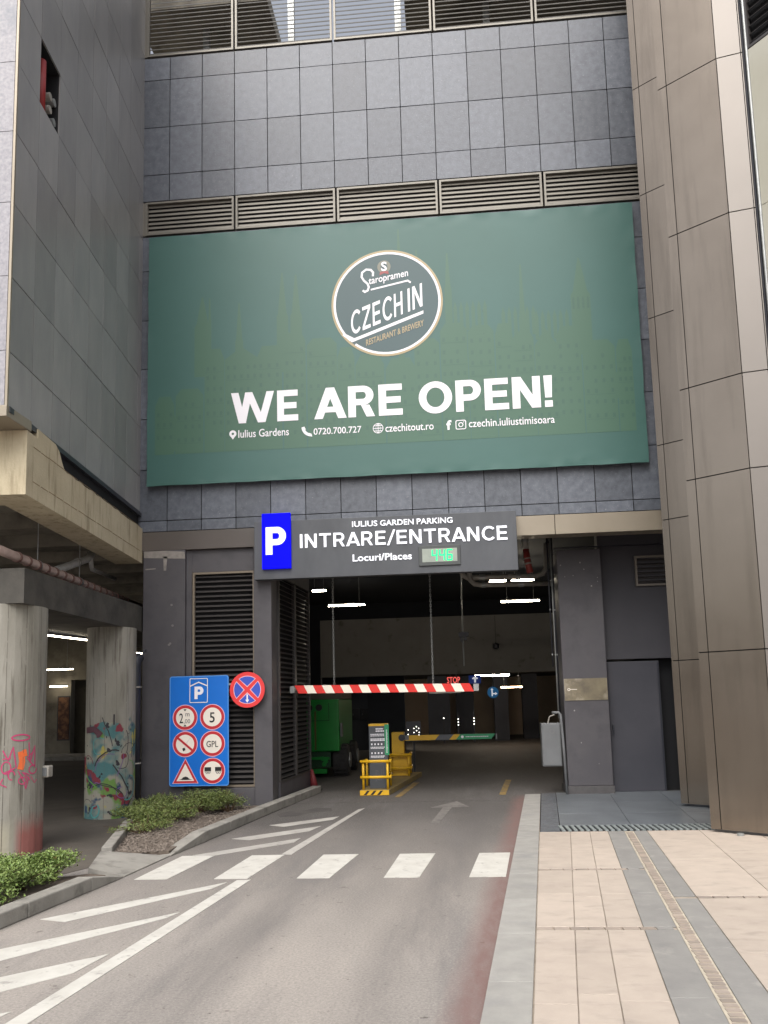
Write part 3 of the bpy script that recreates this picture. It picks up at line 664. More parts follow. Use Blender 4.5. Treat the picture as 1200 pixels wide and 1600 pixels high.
def lamp(label, x0, x1, y, z, material=T_lamp, rod=None, grp="garage tube lights", r=.02, dy=0):
    o = empty("tube_light", label, "ceiling light", grp); o.location = ((x0+x1)/2, y, z)
    w = (x1-x0)/2
    MB().tube([(-w, -dy, 0), (w, dy, 0)], r, 10).build("tube", material, o)
    MB().prism([(-w, -dy-.02), (w, dy-.02), (w, dy+.02), (-w, -dy+.02)], r+.004, r+.035).build("housing", T_blackp, o)
    if rod:
        for k in (-.7, .7): MB().tube([(w*k, dy*k, r+.051), (w*k, dy*k, rod-z)], .006, 6).build("hanger", T_steel, o)
lamp("small tube light at the upper left of the garage mouth, just under the sign", 2.30, 2.60, 4.6, 4.17, rod=4.75)
lamp("tube light hanging left of centre in the garage hall", 2.37, 3.27, 6.5, 4.05, rod=4.75)
lamp("tube light hanging at the right of the garage hall, below the pipes", 6.62, 7.54, 6.5, 4.0, rod=4.75)
lamp("short tube light left of a pair, seen between the pipes under the sign", 6.26, 6.62, 4.6, 4.24, rod=4.75)
lamp("tube light right of a pair, beside the red pipe under the sign", 6.74, 7.23, 4.6, 4.24, rod=4.75)
lamp("tube light under the pale lintel, left one behind the striped bar", 1.98, 3.2, 15, 2.46, T_lampr, rod=2.62)
lamp("tube light under the pale lintel, right one near the arrow signs", 6.16, 7.35, 15, 2.45, T_lampr, rod=2.62)
lamp("orange tinted tube light above the round arrow sign", 7.1, 7.85, 16, 2.04, T_lampw, rod=2.62)

# pipes below the hall ceiling on the right
def pipe(name, label, pts, r, material, cat="pipe", bands=None, bm_=T_steel, grp=None):
    o = MB().tube(pts, r, 12).build(name, material, smooth=True); tag(o, label, cat, grp)
    for b in bands or []:
        MB().tube([b[0], b[1]], r*1.18, 12).build("clamp", bm_, o)
    return o
pipe("heating_pipe", "upper white insulated pipe bending under the garage ceiling on the right", [(5.62, 3.1, 4.75), (5.62, 3.1, 4.25), (5.66, 3.1, 4.16), (5.74, 3.1, 4.11), (7.1, 3.1, 4.09), (7.25, 3.1, 4.14), (7.33, 3.1, 4.25), (7.35, 3.1, 4.75)], .055, T_pipe,
     bands=[((5.98, 3.1, 4.108), (6.1, 3.1, 4.107)), ((6.72, 3.1, 4.097), (6.8, 3.1, 4.096))])
pipe("heating_pipe", "lower white insulated pipe bending under the garage ceiling on the right", [(5.78, 3.0, 4.75), (5.78, 3.0, 4.15), (5.80, 3.0, 4.04), (5.88, 3.0, 3.96), (6.0, 3.0, 3.94), (7.45, 3.0, 3.92)], .05, T_pipe,
     bands=[((6.02, 3.0, 3.94), (6.1, 3.0, 3.94)), ((6.75, 3.0, 3.928), (6.85, 3.0, 3.927)), ((7.38, 3, 3.92), (7.44, 3, 3.92))])
pipe("sprinkler_pipe", "red sprinkler pipe with pale collar dropping beside the entrance sign", [(6.82, 1.9, 4.43), (6.84, 1.9, 4.2), (6.88, 1.9, 3.98)], .06, T_pipered,
     bands=[((6.845, 1.9, 4.17), (6.85, 1.9, 4.14)), ((6.835, 1.9, 4.26), (6.838, 1.9, 4.24))], bm_=T_pipe)
pipe("vent_pipe", "short white pipe dropping from the soffit onto the red sprinkler pipe", [(6.80, 1.9, 4.749), (6.815, 1.9, 4.435)], .062, T_pipe, bands=[((6.806, 1.9, 4.62), (6.81, 1.9, 4.56))])
pipe("conduit", "thin black conduit running along the top of the charcoal pillar and side wall", [(7.22, 1.05, 4.22), (7.22, 1.05, 4.27), (9.7, 1.05, 4.27)], .014, T_blackp)
for i, x in enumerate((7.14, 7.2, 7.235)):
    pipe("conduit", ["leftmost of the three thin conduits on the pillar edge", "middle of the three thin conduits on the pillar edge", "rightmost of the three thin conduits on the pillar edge"][i],
         [(x, 1.32+.05*i, 1.3 if i else 2.2), (x, 1.32+.05*i, 4.745)], .012, T_blackp if i != 1 else T_steel, bands=[((x, 1.32+.05*i, 3.2), (x, 1.32+.05*i, 3.23)), ((x, 1.32+.05*i, 2.4), (x, 1.32+.05*i, 2.43))], grp="pillar conduits")
jb = MB().box(6.87, 7.2, 1.2, 1.42, .48, 1.22).build("junction_box", T_box, bevel=.008); tag(jb, "grey metal electrical box hanging at the pillar's left edge", "electrical box")
MB().box(6.885, 7.185, 1.19, 1.199, .5, 1.2).build("lid", T_box, jb, bevel=.003)
MB().ring(7.05, 1.08, .035, .04, 1.1895, .002, 20).build("stamp", T_grey, jb)
MB().tube([(7.0, 1.3, 1.221), (7.03, 1.3, 1.33), (7.12, 1.3, 1.36)], .012, 8).build("cable", T_pipe, jb)
pipe("conduit", "pale grey conduit bending down to the ground beside the electrical box", [(7.06, 1.15, 1.4), (7.17, 1.13, 1.4), (7.2, 1.12, 1.36), (7.22, 1.1, .9), (7.235, 1.06, .03)], .024, T_box)
o = MB().tube([(5.62, 4, 4.74), (5.62, 4, 2.37)], .014, 8).build("hanging_sensor", T_steel); tag(o, "thin rod with a black sensor hanging in the garage hall", "sensor")
MB().box(5.53, 5.74, 3.93, 4.07, 2.98, 3.08).box(5.56, 5.6, 3.95, 4.05, 2.88, 2.979).box(5.64, 5.7, 3.95, 4.05, 2.9, 2.979).build("sensor_head", T_blackp, o)
o = MB().tube([(6.75, 11.8, 4.2), (6.75, 11.8, 3.33)], .006, 6).build("hanging_lamp", T_blackp); tag(o, "small dark round lamp hanging in front of the pale lintel", "lamp")
MB().tube([(6.75, 11.8, 3.36), (6.75, 11.8, 3.32), (6.75, 11.8, 3.2), (6.75, 11.8, 3.16)], [.04, .1, .1, .04], 14).build("globe", T_blackp, o)
# fire-lane signs further inside
o = MB().box(5.17, 5.65, 13, 13.04, 2.15, 2.41).build("stop_display", T_blackp); tag(o, "dark display with red STOP letters hanging behind the striped bar", "display")
text("STOP", (5.2, 5.62, 2.18, 2.38), 12.999, T_ledred, o, bold=.01); MB().tube([(5.3, 13.02, 2.411), (5.3, 13.02, 2.62)], .01, 6).tube([(5.5, 13.02, 2.411), (5.5, 13.02, 2.62)], .01, 6).build("hanger", T_steel, o)
o = MB().box(5.9, 6.29, 13, 13.03, 2.15, 2.41).build("arrow_display", mat("dark_blue_sign", S(24, 50, 120), rough=.4, emit=.25)); tag(o, "dark blue display with a white arrow next to the STOP display", "display")
MB().face([(6.07, 2.18), (6.13, 2.18), (6.13, 2.29), (6.19, 2.29), (6.19, 2.33), (6.10, 2.38), (6.01, 2.33), (6.01, 2.29), (6.07, 2.29)], 12.999, .003).build("arrow", T_lit, o); MB().tube([(6.1, 13.015, 2.411), (6.1, 13.015, 2.62)], .01, 6).build("hanger", T_steel, o)
o = disc(6.66, 1.85, .18, 13.02, .02, 32).build("round_arrow_sign", mat("mandatory_blue", S(20, 92, 140), rough=.4, emit=.3)); tag(o, "round blue sign with white ahead and right arrows in the garage", "sign")
MB().face([(6.61, 1.73), (6.65, 1.73), (6.65, 1.93), (6.68, 1.93), (6.63, 1.99), (6.58, 1.93), (6.61, 1.93)], 12.999, .003).face([(6.65, 1.79), (6.73, 1.79), (6.73, 1.76), (6.80, 1.81), (6.73, 1.86), (6.73, 1.83), (6.65, 1.83)], 12.9985, .003).build("arrow", T_lit, o); MB().tube([(6.66, 13.03, 2.02), (6.66, 13.03, 2.62)], .01, 6).build("hanger", T_steel, o)
for i, (x, z, n_) in enumerate(((5.0, .95, 1), (5.55, .9, 3), (6.15, .92, 3))):
    o = MB().box(x-.03, x+.03, 18, 18.03, 0.005, 1.15).build("reflector_post", T_blackp); tag(o, ["slim dark post with a single white dot of light deep in the garage", "slim dark post with three white dots, nearer the barrier cabinet", "slim dark post with three white dots above the green barrier end"][i], "post", "posts with white lights")
    for k in range(n_): disc(x, z-.11*k, .018, 17.999, .004, 10).build("light_dot", T_dot, o)
lb = MB().box(4.28, 4.62, 5.2, 5.26, .75, 1.2).build("light_board", T_blackp); tag(lb, "black board of small white lights behind the yellow cabinet", "light board")
MB().box(4.43, 4.47, 5.27, 5.31, .03, 1.1).build("stand", T_blackp, lb)
for x, z in ((4.52, 1.08), (4.46, 1.04), (4.57, 1.04), (4.46, .95), (4.52, .99), (4.58, .95), (4.46, .85), (4.57, .89), (4.33, 1.01), (4.33, .91)): disc(x, z, .009, 5.199, .004, 10).build("light_dot", T_dot, lb)

# ================================================================== DRIVE EQUIPMENT
# striped height bar on chains
hb = empty("height_bar", "red and white striped height limit bar hanging on chains across the entrance", "height bar"); hb.location = (4.15, 1.0, 1.9)
def hz(x): return 1.915+(x-2.6)*(1.872-1.915)/3.1-1.9
def slant(name, xa, xb, y0, y1, h, sl, material, parent, zf, ox):
    """parallelogram piece of a bar between xa and xb with slanted ends"""
    v = []
    for yy in (y0, y1):
        for x, zz in ((xa+sl, -h/2), (xb+sl, -h/2), (xb-sl, h/2), (xa-sl, h/2)): v.append((x-ox, yy, zf(x)+zz))
    return MB().add(v, [(0, 1, 2, 3), (7, 6, 5, 4), (0, 4, 5, 1), (1, 5, 6, 2), (2, 6, 7, 3), (3, 7, 4, 0)]).build(name, material, parent)
xa = 2.62; k = 0; wS = .1615
while xa < 5.66:
    slant("stripe", xa, xa+wS, -.05, .05, .14, .035, T_barred if k % 2 == 0 else T_barwhite, hb, hz, 4.15); xa += wS; k += 1
MB().box(2.5-4.15, 2.578-4.15, -.045, .045, hz(2.55)-.06, hz(2.55)+.06).build("end_cap", T_steel, hb)
MB().box(5.72-4.15, 5.81-4.15, -.045, .045, hz(5.76)-.06, hz(5.76)+.06).build("end_cap", T_steel, hb)
MB().box(4.95-4.15, 5.5-4.15, -.02, .02, hz(5.2)-.095, hz(5.2)-.071).build("rubber_strip", T_pipe, hb)
for x in (3.285, 5.025):
    cm = MB(); z = hz(x)+.071; k = 0
    while z < 4.75-1.9-.03:
        a, b = ((.011, 0), (0, .011))[k % 2]
        cm.tube([(x-4.15-a, -b, z), (x-4.15-a, -b, z+.05), (x-4.15+a, b, z+.05), (x-4.15+a, b, z), (x-4.15-a, -b, z)], .0045, 5, False); z += .045; k += 1
    cm.build("chain", T_steel, hb)
# island with ticket machine and barrier
isl = MB().prism([(3.64, 1.5), (4.17, 1.46), (4.62, 4.9), (4.1, 5.0)], .005, .10).build("traffic_island", mat("island_concrete", S(150, 128, 70), S(120, 108, 84), 4, .8)); tag(isl, "low painted concrete island carrying the ticket machine and barrier", "traffic island")
fm = MB().face([(3.645, .012), (4.165, .012), (4.165, .098), (3.645, .098)], 1.455, .004).build("yellow_front", T_yellow, isl)
for x in (3.75, 3.87, 3.99): MB().face([(x-.04, .018), (x+.01, .018), (x+.075, .092), (x+.025, .092)], 1.4508, .002).build("black_stripe", T_black, fm)
tk = empty("ticket_machine", "dark ticket column with white print, yellow top and green side panel", "ticket machine"); tk.location = (3.97, 1.85, .1)
bx("body", -.17, .17, -.15, .2, .002, 1.12, mat("ticket_dark", S(70, 74, 80), S(80, 84, 90), 6, .4), tk, .006)
bx("top_cap", -.172, .172, -.152, .2, 1.122, 1.16, T_yellow, tk, .004)
bx("side_panel", .12, .2, -.16, -.152, .60, 1.15, T_gsign, tk)
r = random.Random(9)
for z, n_, x0, h in ((1.06, 1, -.04, .022), (1.02, 1, -.04, .022), (.965, 1, -.14, .016), (.94, 1, -.14, .012), (.88, 1, -.14, .018), (.855, 1, -.14, .018), (.78, 4, -.13, .03), (.735, 1, -.14, .012), (.715, 1, -.14, .01), (.62, 4, -.13, .03), (.575, 1, -.14, .012), (.555, 1, -.14, .01), (.49, 1, -.14, .01), (.46, 1, -.14, .012)):
    mb = MB(); x = x0
    while x < .1:
        w = r.uniform(.015, .035) if n_ == 1 else .025
        mb.face([(x, z), (x+w, z), (x+w, z+h), (x, z+h)], -.1505, .002); x += w+(.006 if n_ == 1 else .035)
    mb.build("print_line", T_bwhite, tk)
mb = MB()
for a in range(7):
    x, z = r.uniform(-.08, .08), r.uniform(.15, .36); x2, z2 = r.uniform(-.1, .1), r.uniform(.12, .4)
    dd = Vector((x2-x, z2-z)).normalized(); nn = Vector((-dd.y, dd.x))*.002
    mb.face([(x+nn.x, z+nn.y), (x2+nn.x, z2+nn.y), (x2-nn.x, z2-nn.y), (x-nn.x, z-nn.y)], -.1505-.0004*a, .001)
mb.build("scratch", T_grey, tk)
mb = MB()
for z in [.64+.015*k for k in range(28)]: mb.face([(.148, z), (.148+.02*(.5+r.random()), z), (.172, z+.008), (.148, z+.008)], -.1605, .001)
mb.build("vertical_print", T_bwhite, tk)
def guard(label, x0, x1, y0, y1, z0, zs):
    o = empty("guard_rail", label, "guard rail", "yellow guard rails"); o.location = ((x0+x1)/2, (y0+y1)/2, z0)
    cx, cy = (x0+x1)/2, (y0+y1)/2; a, b = x1-cx, y1-cy
    for sx in (-1, 1):
        for sy in (-1, 1): MB().tube([(sx*(a-.03), sy*b, .001), (sx*(a-.03), sy*b, max(zs)-z0)], .024, 10).build("post", T_yellow, o, True)
    for z in zs:
        MB().tube([(-a-.02, -b-.03, z-z0), (a+.02, -b-.03, z-z0)], .027, 10).build("rail", T_yellow, o, True)
        MB().tube([(a+.02, -b-.03, z-z0), (a-.01, b+.03, z-z0)], .024, 10).build("rail", T_yellow, o, True)
guard("yellow tubular guard around the ticket column", 3.67, 4.17, 1.56, 2.2, .1, (.32, .60))
guard("yellow tubular guard around the barrier cabinet", 3.98, 4.42, 4.0, 4.7, .1, (.27, .545))
bar = empty("barrier_gate", "yellow barrier cabinet with its lowered yellow, grey and green arm", "barrier"); bar.location = (4.2, 4.35, .1)
bx("cabinet", -.17, .09, -.2, .2, .43, .9, T_yellow, bar, .006)
bx("base", -.24, .17, -.25, .25, .001, .428, T_yellow, bar, .006)
zf = lambda x: .78
for xa, xb, mt in ((.0, .0, None), (.16, .8, T_yellow), (.8, 1.1, T_box), (1.1, 1.24, T_yellow), (1.24, 1.98, T_gsign)):
    if mt: slant("arm_section", xa, xb, -.17-.04, -.17+.0, .11, -.05 if mt != T_gsign else -.045, mt if mt != T_box else mat("arm_grey", S(82, 86, 92), rough=.4), bar, zf, 0)
MB().box(2.03, 2.06, -.212, .002-.17, .722, .838).build("arm_tip", T_box, bar)
mb = MB(); x = 1.40
while x < 1.86:
    w = r.uniform(.02, .05); mb.face([(x, .772), (x+w, .772), (x+w, .788), (x, .788)], -.2105, .001); x += w+.01
mb.build("print_line", T_bwhite, bar); disc(1.33, .78, .03, -.2105, .001, 16).build("print_emblem", T_bwhite, bar)
MB().tube([(.05, -.2, .79), (.05, -.24, .79)], .07, 16).build("pivot", T_blackp, bar)
MB().box(.06, .2, -.212, -.2, .74, .84).build("arm_clamp", T_box, bar)
# green machine parked inside
gm = empty("green_machine", "green service vehicle with black tyres parked inside the garage mouth", "vehicle"); gm.location = (2.1, 6.2, 0)
bx("body", -.9, .69, -1.2, 1.2, .58, 1.74, T_green, gm, .03)
MB().box(-.9, .47, -1.208, -1.202, 1.26, 1.275).box(.455, .47, -1.208, -1.202, 1.276, 1.66).build("hatch_outline", T_greend, gm)
bx("roof_box", -.3, .72, -.9, .9, 1.745, 1.9, mat("roof_box", S(110, 100, 88), rough=.7), gm, .01)
for x in (.02, .24): MB().tube([(x, -1.2, 1.56), (x, -1.23, 1.56)], .075, 18).build("headlight", T_black, gm)
MB().box(.13, .17, -1.207, -1.202, .62, 1.48).build("reflection_strip", mat("reflection_strip", S(150, 140, 90), rough=.25, metal=.6), gm)  # yellowish reflection on the body, built as a thin coloured strip
MB().box(-.9, .47, -1.1, 1.1, .22, .575).build("chassis", T_greend, gm)
MB().box(-.9, .45, -1.2, -1.12, .40, .46).box(-.9, .4, -1.25, -1.12, .1, .2).build("bumper", T_green, gm)
for k, (x, z) in enumerate(((.38, .3), (.42, .36), (.35, .42))): MB().tube([(x-.05, -1.12, z), (x-.05, -1.18, z)], .05, 10).build("tow_fitting", T_green, gm)
for yy in (-.75, .75):
    w = MB().tube([(.5, yy, .36), (.53, yy, .36), (.82, yy, .36), (.85, yy, .36)], [.31, .352, .352, .31], 28).build("wheel", T_rub, gm)
    MB().tube([(.86, yy, .36), (.88, yy, .36)], .17, 18).build("rim", T_steel, w)
    for a in range(18):
        q = 2*pi*a/18; MB().box(.52, .83, -.02, .02, 0, .018).build("tread_block", T_rub, w).matrix_local = Matrix.Translation((0, yy+.351*sin(q), .36+.351*cos(q))) @ Matrix.Rotation(-q, 4, 'X')
MB().box(.7, .74, -1.1, -.9, .9, 1.2).build("mirror", T_box, gm)
# red cone at the kerb end
cn = empty("traffic_cone", "faded red traffic cone squeezed at the end of the louvre wall", "traffic cone"); cn.location = (2.66, 2.42, 0.004)
MB().tube([(0, 0, .03), (-.05, 0, .40)], [.085, .025], 16).build("cone", mat("faded_red_plastic", S(128, 46, 50), S(108, 40, 44), 8, .6), cn, True)
MB().box(-.13, .13, -.13, .13, 0, .03).build("base", T_rub, cn)

# ================================================================== BANNER
bn = empty("banner", "large green restaurant banner reading WE ARE OPEN! on the tiled facade", "banner"); bn.location = (0, 0, 0)
BX0, BX1, BZ0, BZ1, BY = .28, 8.66, 5.41, 9.93, -.12
nx, nz = 120, 60; vs = []; fs = []; r = random.Random(11)
from mathutils import noise as mn
for j in range(nz+1):
    for i in range(nx+1):
        u, v = i/nx, j/nz; x = BX0+(BX1-BX0)*u; z = BZ0+(BZ1-BZ0)*v
        e = min(u*8.4, (1-u)*8.4, v*4.5, (1-v)*4.5); k = max(0, 1-e/.25)
        w = mn.noise(Vector((x*5+z*6, z*9-x*2, 0)))*.02*k
        ex = mn.noise(Vector((0, z*2.2, 5)))*.012 if i in (0, nx) else 0
        ez = mn.noise(Vector((x*2.2, 0, 9)))*.010 if j in (0, nz) else 0
        vs.append((x+ex, BY-abs(w)*.0-w*.6, z+ez))
for j in range(nz):
    for i in range(nx): fs.append((j*(nx+1)+i, j*(nx+1)+i+1, (j+1)*(nx+1)+i+1, (j+1)*(nx+1)+i))
me = bpy.data.meshes.new("cloth"); me.from_pydata(vs, [], fs); me.materials.append(T_banner)
o = link("cloth", me, bn, True)
MB().box(.284, 8.656, BY+.016, BY+.034, BZ0+.004, BZ0+.012).box(.284, 8.656, BY+.016, BY+.034, BZ1-.012, BZ1-.004).box(.284, .292, BY+.016, BY+.034, BZ0+.013, BZ1-.013).box(8.648, 8.656, BY+.016, BY+.034, BZ0+.013, BZ1-.013).build("hem", T_banner, bn)
MB().box(.31, 8.63, -.085, .0-.001, BZ0+.03, BZ0+.09).box(.31, 8.63, -.085, -.001, BZ1-.09, BZ1-.03).box(.31, .37, -.085, -.001, BZ0+.09, BZ1-.09).box(8.57, 8.63, -.085, -.001, BZ0+.09, BZ1-.09).build("frame", T_steel, bn)
Yp = BY-.001
# faint old-town skyline printed on the cloth
sk = MB(); skd = MB(); r = random.Random(21)
def spire(x, zb, w, zt, top): sk.face([(x-w, zb), (x+w, zb), (x+w, zt), (x+w*.75, zt+.06), (x+.012, top), (x-.012, top), (x-w*.75, zt+.06), (x-w, zt)], Yp-.0002*r.random(), .0012)
hs = [(0.42, 6.62), (.9, 7.05), (1.5, 7.5), (2.3, 7.7), (3.1, 7.85), (3.9, 7.4), (4.6, 7.3), (5.5, 7.9), (6.2, 7.8), (7.0, 7.6), (7.8, 7.55), (8.5, 7.4)]
def hh(x):
    for (a, za), (b, zb) in zip(hs[:-1], hs[1:]):
        if a <= x <= b: return za+(zb-za)*(x-a)/(b-a)
    return 7.3
x = .42
while x < 8.4:
    w = r.uniform(.28, .62); zt = hh(min(8.4, x+w/2))+r.uniform(-.18, .14); x1 = min(x+w, 8.5); rf = r.uniform(.08, .22)
    y_ = Yp-.0002*r.random()
    poly = [(x, 5.95), (x1, 5.95), (x1, zt), (x+(x1-x)*.8, zt+rf), (x+(x1-x)*.2, zt+rf), (x, zt)] if r.random() < .6 else [(x, 5.95), (x1, 5.95), (x1, zt), ((x+x1)/2, zt+rf*1.6), (x, zt)]
    sk.face(poly, y_, .001)
    zz = zt-.12; nw = max(2, int(w/.11))
    while zz > 6.15:
        for i in range(nw):
            if r.random() < .8:
                xx = x+(i+.3)*(x1-x)/nw; skd.face([(xx, zz-.07), (xx+.045, zz-.07), (xx+.045, zz), (xx, zz)], Yp-.0014, .0006)
        if r.random() < .4: skd.face([(x+.02, zz-.1), (x1-.02, zz-.1), (x1-.02, zz-.09), (x+.02, zz-.09)], Yp-.0014, .0006)
        zz -= r.uniform(.16, .24)
    x = x1+r.uniform(-.02, .03)
for x, w, zt, top in ((1.25, .14, 8.2, 8.75), (1.38, .03, 8.3, 8.72), (1.9, .07, 7.9, 8.6), (2.66, .10, 8.3, 9.1), (2.9, .10, 8.3, 9.05), (4.7, .05, 8.9, 9.75), (5.0, .04, 8.8, 9.35), (5.52, .06, 8.6, 9.25), (6.75, .06, 8.0, 8.95), (7.72, .16, 8.35, 9.0)):
    spire(x, 7.3, w, zt, top)
for x in (7.6, 7.68, 7.76, 7.84): skd.face([(x-.018, 8.1), (x+.018, 8.1), (x+.018, 8.28), (x, 8.32), (x-.018, 8.28)], Yp-.0014, .0006)
for x0, z0 in ((5.6, 8.25), (6.4, 8.1), (6.95, 8.0)):
    for i in range(6): sk.face([(x0+i*.1, z0-.4), (x0+i*.1+.06, z0-.4), (x0+i*.1+.06, z0), (x0+i*.1+.03, z0+.12), (x0+i*.1, z0)], Yp-.0003-.00007*(x0-5.6)/.4, .0011)
sk.ring(8.35, 6.35, .2, .62, Yp, .0012, 20, radians(95), radians(185))
for i in range(6): sk.face([(.5+i*.2, 6.0), (.6+i*.2, 6.0), (.6+i*.2, 6.55), (.55+i*.2, 6.68), (.5+i*.2, 6.55)], Yp-.0008, .0011)
sk.build("skyline_print", T_sky1, bn)["kind"] = "stuff"; skd.build("skyline_windows_print", T_sky2, bn)["kind"] = "stuff"
# small seam marks
mb = MB()
for z in (8.95, 8.55, 8.15, 7.75, 7.25): mb.face([(6.085, z), (6.097, z), (6.097, z+.035), (6.085, z+.035)], Yp-.002, .001)
mb.build("seam_mark", T_sky2, bn)
Y1 = Yp-.0025
bold("WE", (1.755, 2.915, 6.432, 6.975), Y1, T_bwhite, bn, .215, .003)
bold("ARE", (3.19, 4.69, 6.432, 6.975), Y1, T_bwhite, bn, .215, .003)
bold("OPEN!", (4.965, 7.18, 6.428, 6.97), Y1, T_bwhite, bn, .215, .003)
text("Iulius Gardens", (1.88, 2.752, 6.178, 6.315), Y1, T_bwhite, bn, bold=.006)
text("0720.700.727", (3.175, 3.985, 6.16, 6.275), Y1, T_bwhite, bn, bold=.006)
text("czechitout.ro", (4.39, 5.198, 6.145, 6.275), Y1, T_bwhite, bn, bold=.006)
text("czechin.iuliustimisoara", (5.782, 7.19, 6.148, 6.28), Y1, T_bwhite, bn, bold=.006)
text("f", (5.41, 5.495, 6.125, 6.29), Y1, T_bwhite, bn, bold=.03, name="social_icon")
pin = MB().ring(1.785, 6.255, .022, .062, Y1, .003, 24).face([(1.728, 6.235), (1.785, 6.155), (1.842, 6.235), (1.80, 6.213), (1.77, 6.213)], Y1-.0003, .003); pin.build("pin_icon", T_bwhite, bn)
ph = MB().ring(3.135, 6.305, .115, .165, Y1, .003, 14, radians(186), radians(264)); ph.face([(2.968, 6.30), (3.018, 6.315), (3.04, 6.265), (2.99, 6.24)], Y1-.0003, .003).face([(3.095, 6.20), (3.14, 6.18), (3.15, 6.135), (3.09, 6.145)], Y1-.0003, .003)
ph.build("phone_icon", T_bwhite, bn)
gl = MB().ring(4.268, 6.217, .078, .088, Y1, .003, 32).ring(4.268, 6.217, .070, .079, Y1-.0003, .003, 32, sq=.5)
gl.face([(4.263, 6.14), (4.273, 6.14), (4.273, 6.295), (4.263, 6.295)], Y1-.0006, .003)
for z, w in ((6.217, .08), (6.262, .066), (6.172, .066)): gl.face([(4.268-w, z-.005), (4.268+w, z-.005), (4.268+w, z+.005), (4.268-w, z+.005)], Y1-.0009, .003)
gl.build("globe_icon", T_bwhite, bn)
ig = MB()
cx, cz, q = 5.65, 6.203, .088
def rrect(cx, cz, hw, hh_, r_, n=5):
    P = []
    for sx, sz, a in ((1, 1, 0), (-1, 1, 90), (-1, -1, 180), (1, -1, 270)):
        for k in range(n+1):
            t = radians(a+90*k/n); P.append((cx+sx*(hw-r_)+r_*cos(t), cz+sz*(hh_-r_)+r_*sin(t)))
    return P
def frame_poly(mb, outer, inner, y, t):
    n = len(outer); vs = [(x, y-t, z) for x, z in outer]+[(x, y-t, z) for x, z in inner]
    return mb.add(vs, [(i, (i+1) % n, n+(i+1) % n, n+i) for i in range(n)])
frame_poly(ig, rrect(cx, cz, q, q*.92, .03), rrect(cx, cz, q-.014, q*.92-.014, .018), Y1, .003)
ig.ring(cx, cz, .028, .042, Y1, .003, 20).ring(cx+.048, cz+.045, .0, .009, Y1, .003, 10); ig.build("camera_icon", T_bwhite, bn)
# round badge
BC = (4.472, 8.425)
disc(*BC, .94, Yp-.002, .001, 64).build("badge_ground", T_badge, bn)
MB().ring(*BC, .915, .955, Yp-.0032, .001, 64).build("badge_tan_ring", T_btan, bn)
MB().ring(*BC, .88, .918, Yp-.0032, .0014, 64, radians(232), radians(232+353)).build("badge_ring", T_bwhite, bn)
Y2 = Yp-.0034
bold("CZECH", (3.85, 4.74, 7.885, 8.30), Y2, T_bwhite, bn, .16, .002, .2, .36)
bold("IN", (4.83, 5.08, 8.235, 8.65), Y2, T_bwhite, bn, .17, .002, .2, .36)
MB().face([(3.86, 7.755), (5.09, 8.19), (5.09, 8.245), (3.90, 7.825), (3.72, 7.93), (3.70, 7.89)], Y2, .002).build("underline", T_bwhite, bn)
text("RESTAURANT & BREWERY", (4.10, 5.09, 7.675, 7.785), Y2, T_btan, bn, bold=.014, shear=.30)
text("taropramen", (4.17, 4.85, 8.735, 8.88), Y2, T_bwhite, bn, bold=.012, shear=.16)
def stroke(mb, pts, w, y, t=.002):
    for i, (a, b) in enumerate(zip(pts[:-1], pts[1:])):
        a = Vector(a); b = Vector(b); d_ = (b-a).normalized(); n_ = Vector((-d_.y, d_.x))*w/2; e = d_*w*.25
        mb.face([tuple(a-e+n_), tuple(a-e-n_), tuple(b+e-n_), tuple(b+e+n_)], y-.00005*i, t)
    return mb
sc_ = [(4.245, 8.93), (4.25, 8.99), (4.21, 9.04), (4.13, 9.05), (4.06, 9.0), (4.05, 8.92), (4.09, 8.85), (4.15, 8.79), (4.17, 8.73), (4.15, 8.67), (4.10, 8.645), (4.07, 8.67)]
stroke(MB(), sc_, .035, Y2).build("script_initial", T_bwhite, bn)
stroke(MB(), [(4.21, 8.68), (4.84, 8.80), (4.885, 8.765)], .03, Y2).build("script_underline", T_bwhite, bn)
MB().ring(4.44, 9.08, .06, .115, Y2, .001, 24).build("crest_wreath", T_badge if False else mat("wreath_print", S(128, 128, 116), rough=.5), bn)
MB().face([(4.37, 8.99), (4.51, 9.0), (4.52, 8.94), (4.44, 8.965), (4.36, 8.93)], Y2-.0015, .001).build("crest_ribbon", T_crest, bn)
text("S", (4.39, 4.49, 9.0, 9.17), Y2-.0016, T_bwhite, bn, bold=.03)

# ================================================================== ENTRANCE SIGN
es = empty("entrance_sign", "long dark grey entrance sign with blue P box above the garage mouth", "sign"); es.location = (0, 0, 0)
bx("board", 2.16, 6.48, -.20, -.05, 3.715, 4.69, T_slate, es, .006)
for x in (2.6, 4.2, 5.9): bx("bracket", x, x+.08, -.049, -.0125, 4.36, 4.56, T_steel, es)
pbx = bx("parking_box", 2.305, 2.785, -.26, -.201, 3.88, 4.81, T_pblue, es, .006)
bold("P", (2.37, 2.71, 4.115, 4.575), -.261, T_lit, pbx, .235, .006)
for w_, a_, b_ in (("IULIUS", 3.804, 4.222), ("GARDEN", 4.267, 4.818), ("PARKING", 4.870, 5.453)): text(w_, (a_, b_, 4.53, 4.625), -.201, T_lit, es, bold=.012, t=.012)
bold("INTRARE/ENTRANCE", (2.933, 6.327, 4.215, 4.445), -.201, T_lit, es, .165, .015, .17)
text("Locuri/Places", (3.803, 4.772, 3.955, 4.072), -.201, T_lit, es, bold=.016, t=.012)
dp = bx("display_frame", 4.885, 5.56, -.225, -.2015, 3.835, 4.165, mat("display_frame", S(70, 74, 74), rough=.5), es, .006)
bx("display_screen", 4.943, 5.508, -.228, -.2255, 3.893, 4.112, T_lcd, dp)
